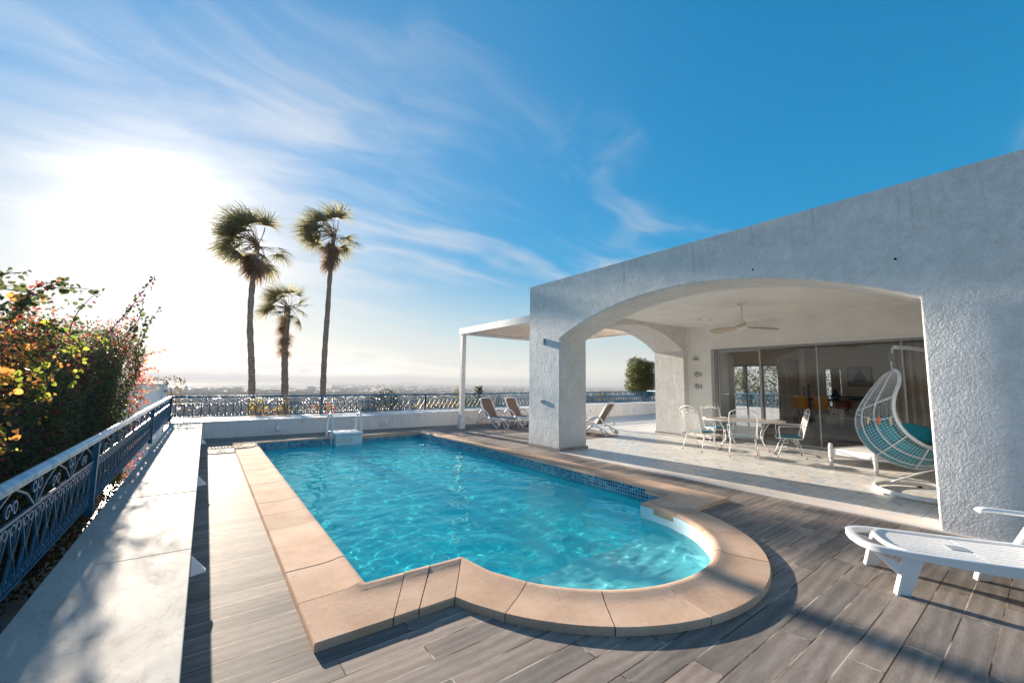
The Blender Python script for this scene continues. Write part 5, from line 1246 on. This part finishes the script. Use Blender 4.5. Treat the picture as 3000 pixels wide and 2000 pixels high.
def ridge(name, az0, az1, d, hfun, depth=2500, mat='hill_far'):
    n = 120; m = MB()
    for i in range(n+1):
        az = az0+(az1-az0)*i/n; h = hfun(az)
        m.v += [polar(az, d, GZ), polar(az, d+depth*.5, GZ+h*.8), polar(az, d+depth, GZ+h)]
    for i in range(n):
        for j in range(2): a = i*3+j; m.f.append((a, a+3, a+4, a+1))
    return struct(m.build(name, mat, smooth=True))
nz = lambda a, s: sum(math.sin(a*f*s+p)/f for f, p in ((.35,1),(.8,2.3),(1.9,.4),(4.1,3),(8.3,1.1)))
ridge('hills', -25, 75, 27000, lambda a: max(10, 60+25*nz(a,1)+(135*max(0,min(1,(a-28)/14)))*(.75+.18*nz(a,1.4))))
ridge('hills', -25, 30, 11500, lambda a: max(3, 30+14*nz(a,1.7)), 1500)
def boxes(n, gen):
    V = np.zeros((n,8,3)); 
    for i in range(n):
        x,y,w,d,h,r = gen(i); c, s = math.cos(r), math.sin(r)
        for k,(a,b) in enumerate(((-w,-d),(w,-d),(w,d),(-w,d))): V[i,k] = (x+a*c-b*s, y+a*s+b*c, GZ-1); V[i,k+4] = (x+a*c-b*s, y+a*s+b*c, GZ+h)
    q = np.array([(4,5,6,7),(0,1,5,4),(1,2,6,5),(2,3,7,6),(3,0,4,7)]); F = (np.arange(n)[:,None,None]*8+q[None]).reshape(-1,4); return V.reshape(-1,3), F
def gen_city(i):
    while True:
        az = RNG.uniform(-12,62); d = 1600*math.exp(RNG.random()*2.05)
        if az < 13 and d > 4550: continue
        dens = .5+.5*math.sin(az*.9+d*.0011)*math.cos(d*.0023-az*.4)
        if RNG.random() < dens**.8: break
    x,y,_ = polar(az, d, 0); w = RNG.uniform(4,11)*(1+d/9000); return x,y,w,RNG.uniform(4,9)*(1+d/9000),RNG.uniform(4,11)*(1 if RNG.random()<.95 else 2.2),RNG.random()*3
V_, F_ = boxes(5200, gen_city); stuff(fast_mesh('distant_city', V_, F_, 'city_white'), 'pale low houses of the distant city filling the plain', 'city')
def gen_tree():
    P = []
    for k in range(900):
        az = RNG.uniform(-10,62); d = 1200*math.exp(RNG.random()*1.6); x,y,_ = polar(az,d,0); m = int(RNG.integers(3,14)); ang_ = RNG.uniform(-.3,.3)
        for j in range(m): P.append((x+(j-m/2)*11*math.cos(ang_)+RNG.normal(0,5), y+(j-m/2)*11*math.sin(ang_)+RNG.normal(0,9), GZ+3, RNG.uniform(4,8)))
    for k in range(1500):   # a long belt of trees in front of the lagoon
        az = RNG.uniform(-9,26); d = 3250+RNG.normal(0,45)+40*math.sin(az); x,y,_ = polar(az,d,0); P.append((x,y,GZ+5,RNG.uniform(7,13)))
    return P
TP = gen_tree(); ico = [(0,0,1),(.9,0,.3),(.28,.85,.3),(-.72,.53,.3),(-.72,-.53,.3),(.28,-.85,.3),(0,0,-.8)]; fi = [(0,1,2),(0,2,3),(0,3,4),(0,4,5),(0,5,1),(6,2,1),(6,3,2),(6,4,3),(6,5,4),(6,1,5)]
Vt = np.array([[(x+a*r*1.3, y+b*r*1.3, z+c*r) for a,b,c in ico] for x,y,z,r in TP]).reshape(-1,3); Ft = (np.arange(len(TP))[:,None,None]*7+np.array(fi)[None]).reshape(-1,3)
simple('woods_green', (.055,.065,.055), .95, .2, .02, spec=0)
stuff(fast_mesh('distant_woods', Vt, Ft, 'woods_green'), 'dark tree belts between the distant houses', 'woods')
def block(name, label, az, d, w, h, dep=25, steps=None, cat='building'):
    t = thing(name, label, cat, polar(az, d, GZ), R(-az)); m = MB().box((-w/2,-dep/2,0),(w/2,dep/2,h))
    m.build('wall', 'block_wall', t); w_ = MB(); nf = max(2,int(h/3.5)); nw = max(2,int(w/6))
    for i in range(nf):
        for j in range(nw): w_.box((-w/2+(j+.3)*w/nw,-dep/2-.2,(i+.35)*h/nf),(-w/2+(j+.7)*w/nw,-dep/2-.05,(i+.75)*h/nf))
    w_.build('windows', 'dark_hole', t); MB().box((-w*.12,-4,h),(w*.12,4,h+3)).build('roof_box', 'block_wall', t); return t
tw_ = thing('tower', 'lone distant tower with a pointed top in front of the lagoon', 'tower', polar(-1.70,3450,GZ), R(1.7))
MB().box((-11,-11,0),(11,11,36)).build('shaft', 'block_wall', tw_); MB().box((-9,-9,36),(9,9,44)).build('belfry', 'block_wall', tw_); MB().lathe([(9,44),(4.5,50),(1,59)], n=8).build('spire', 'block_wall', tw_)
block('slab_building', 'long flat distant block right of the tower, against the lagoon', -.32, 4300, 80, 21)
block('slab_building', 'stepped distant block in front of the lagoon left of the left palm', 3.0, 4500, 62, 26)
block('slab_building', 'distant block just right of the left palm trunk', 4.55, 4500, 40, 29)
block('slab_building', 'distant block between the short palm and the right palm', 10.6, 4700, 75, 34)
block('slab_building', 'low distant hall just left of the tower', -2.7, 3900, 110, 14)
hz = MB().box((-32000,-32000,GZ-6),(32000,33000,165)).build('haze', 'white_paint'); stuff(hz, 'pale haze in the air over the plain', 'haze')
def m_haze():
    t = NT('haze_air'); pv = t.n('ShaderNodeVolumePrincipled'); pv.inputs['Density'].default_value = 1.25e-4; pv.inputs['Color'].default_value = (.50,.53,.58,1); pv.inputs['Anisotropy'].default_value = .1
    t.l(pv.outputs[0], t.out.inputs['Volume']); hz.data.materials.clear(); hz.data.materials.append(t.m)
m_haze()
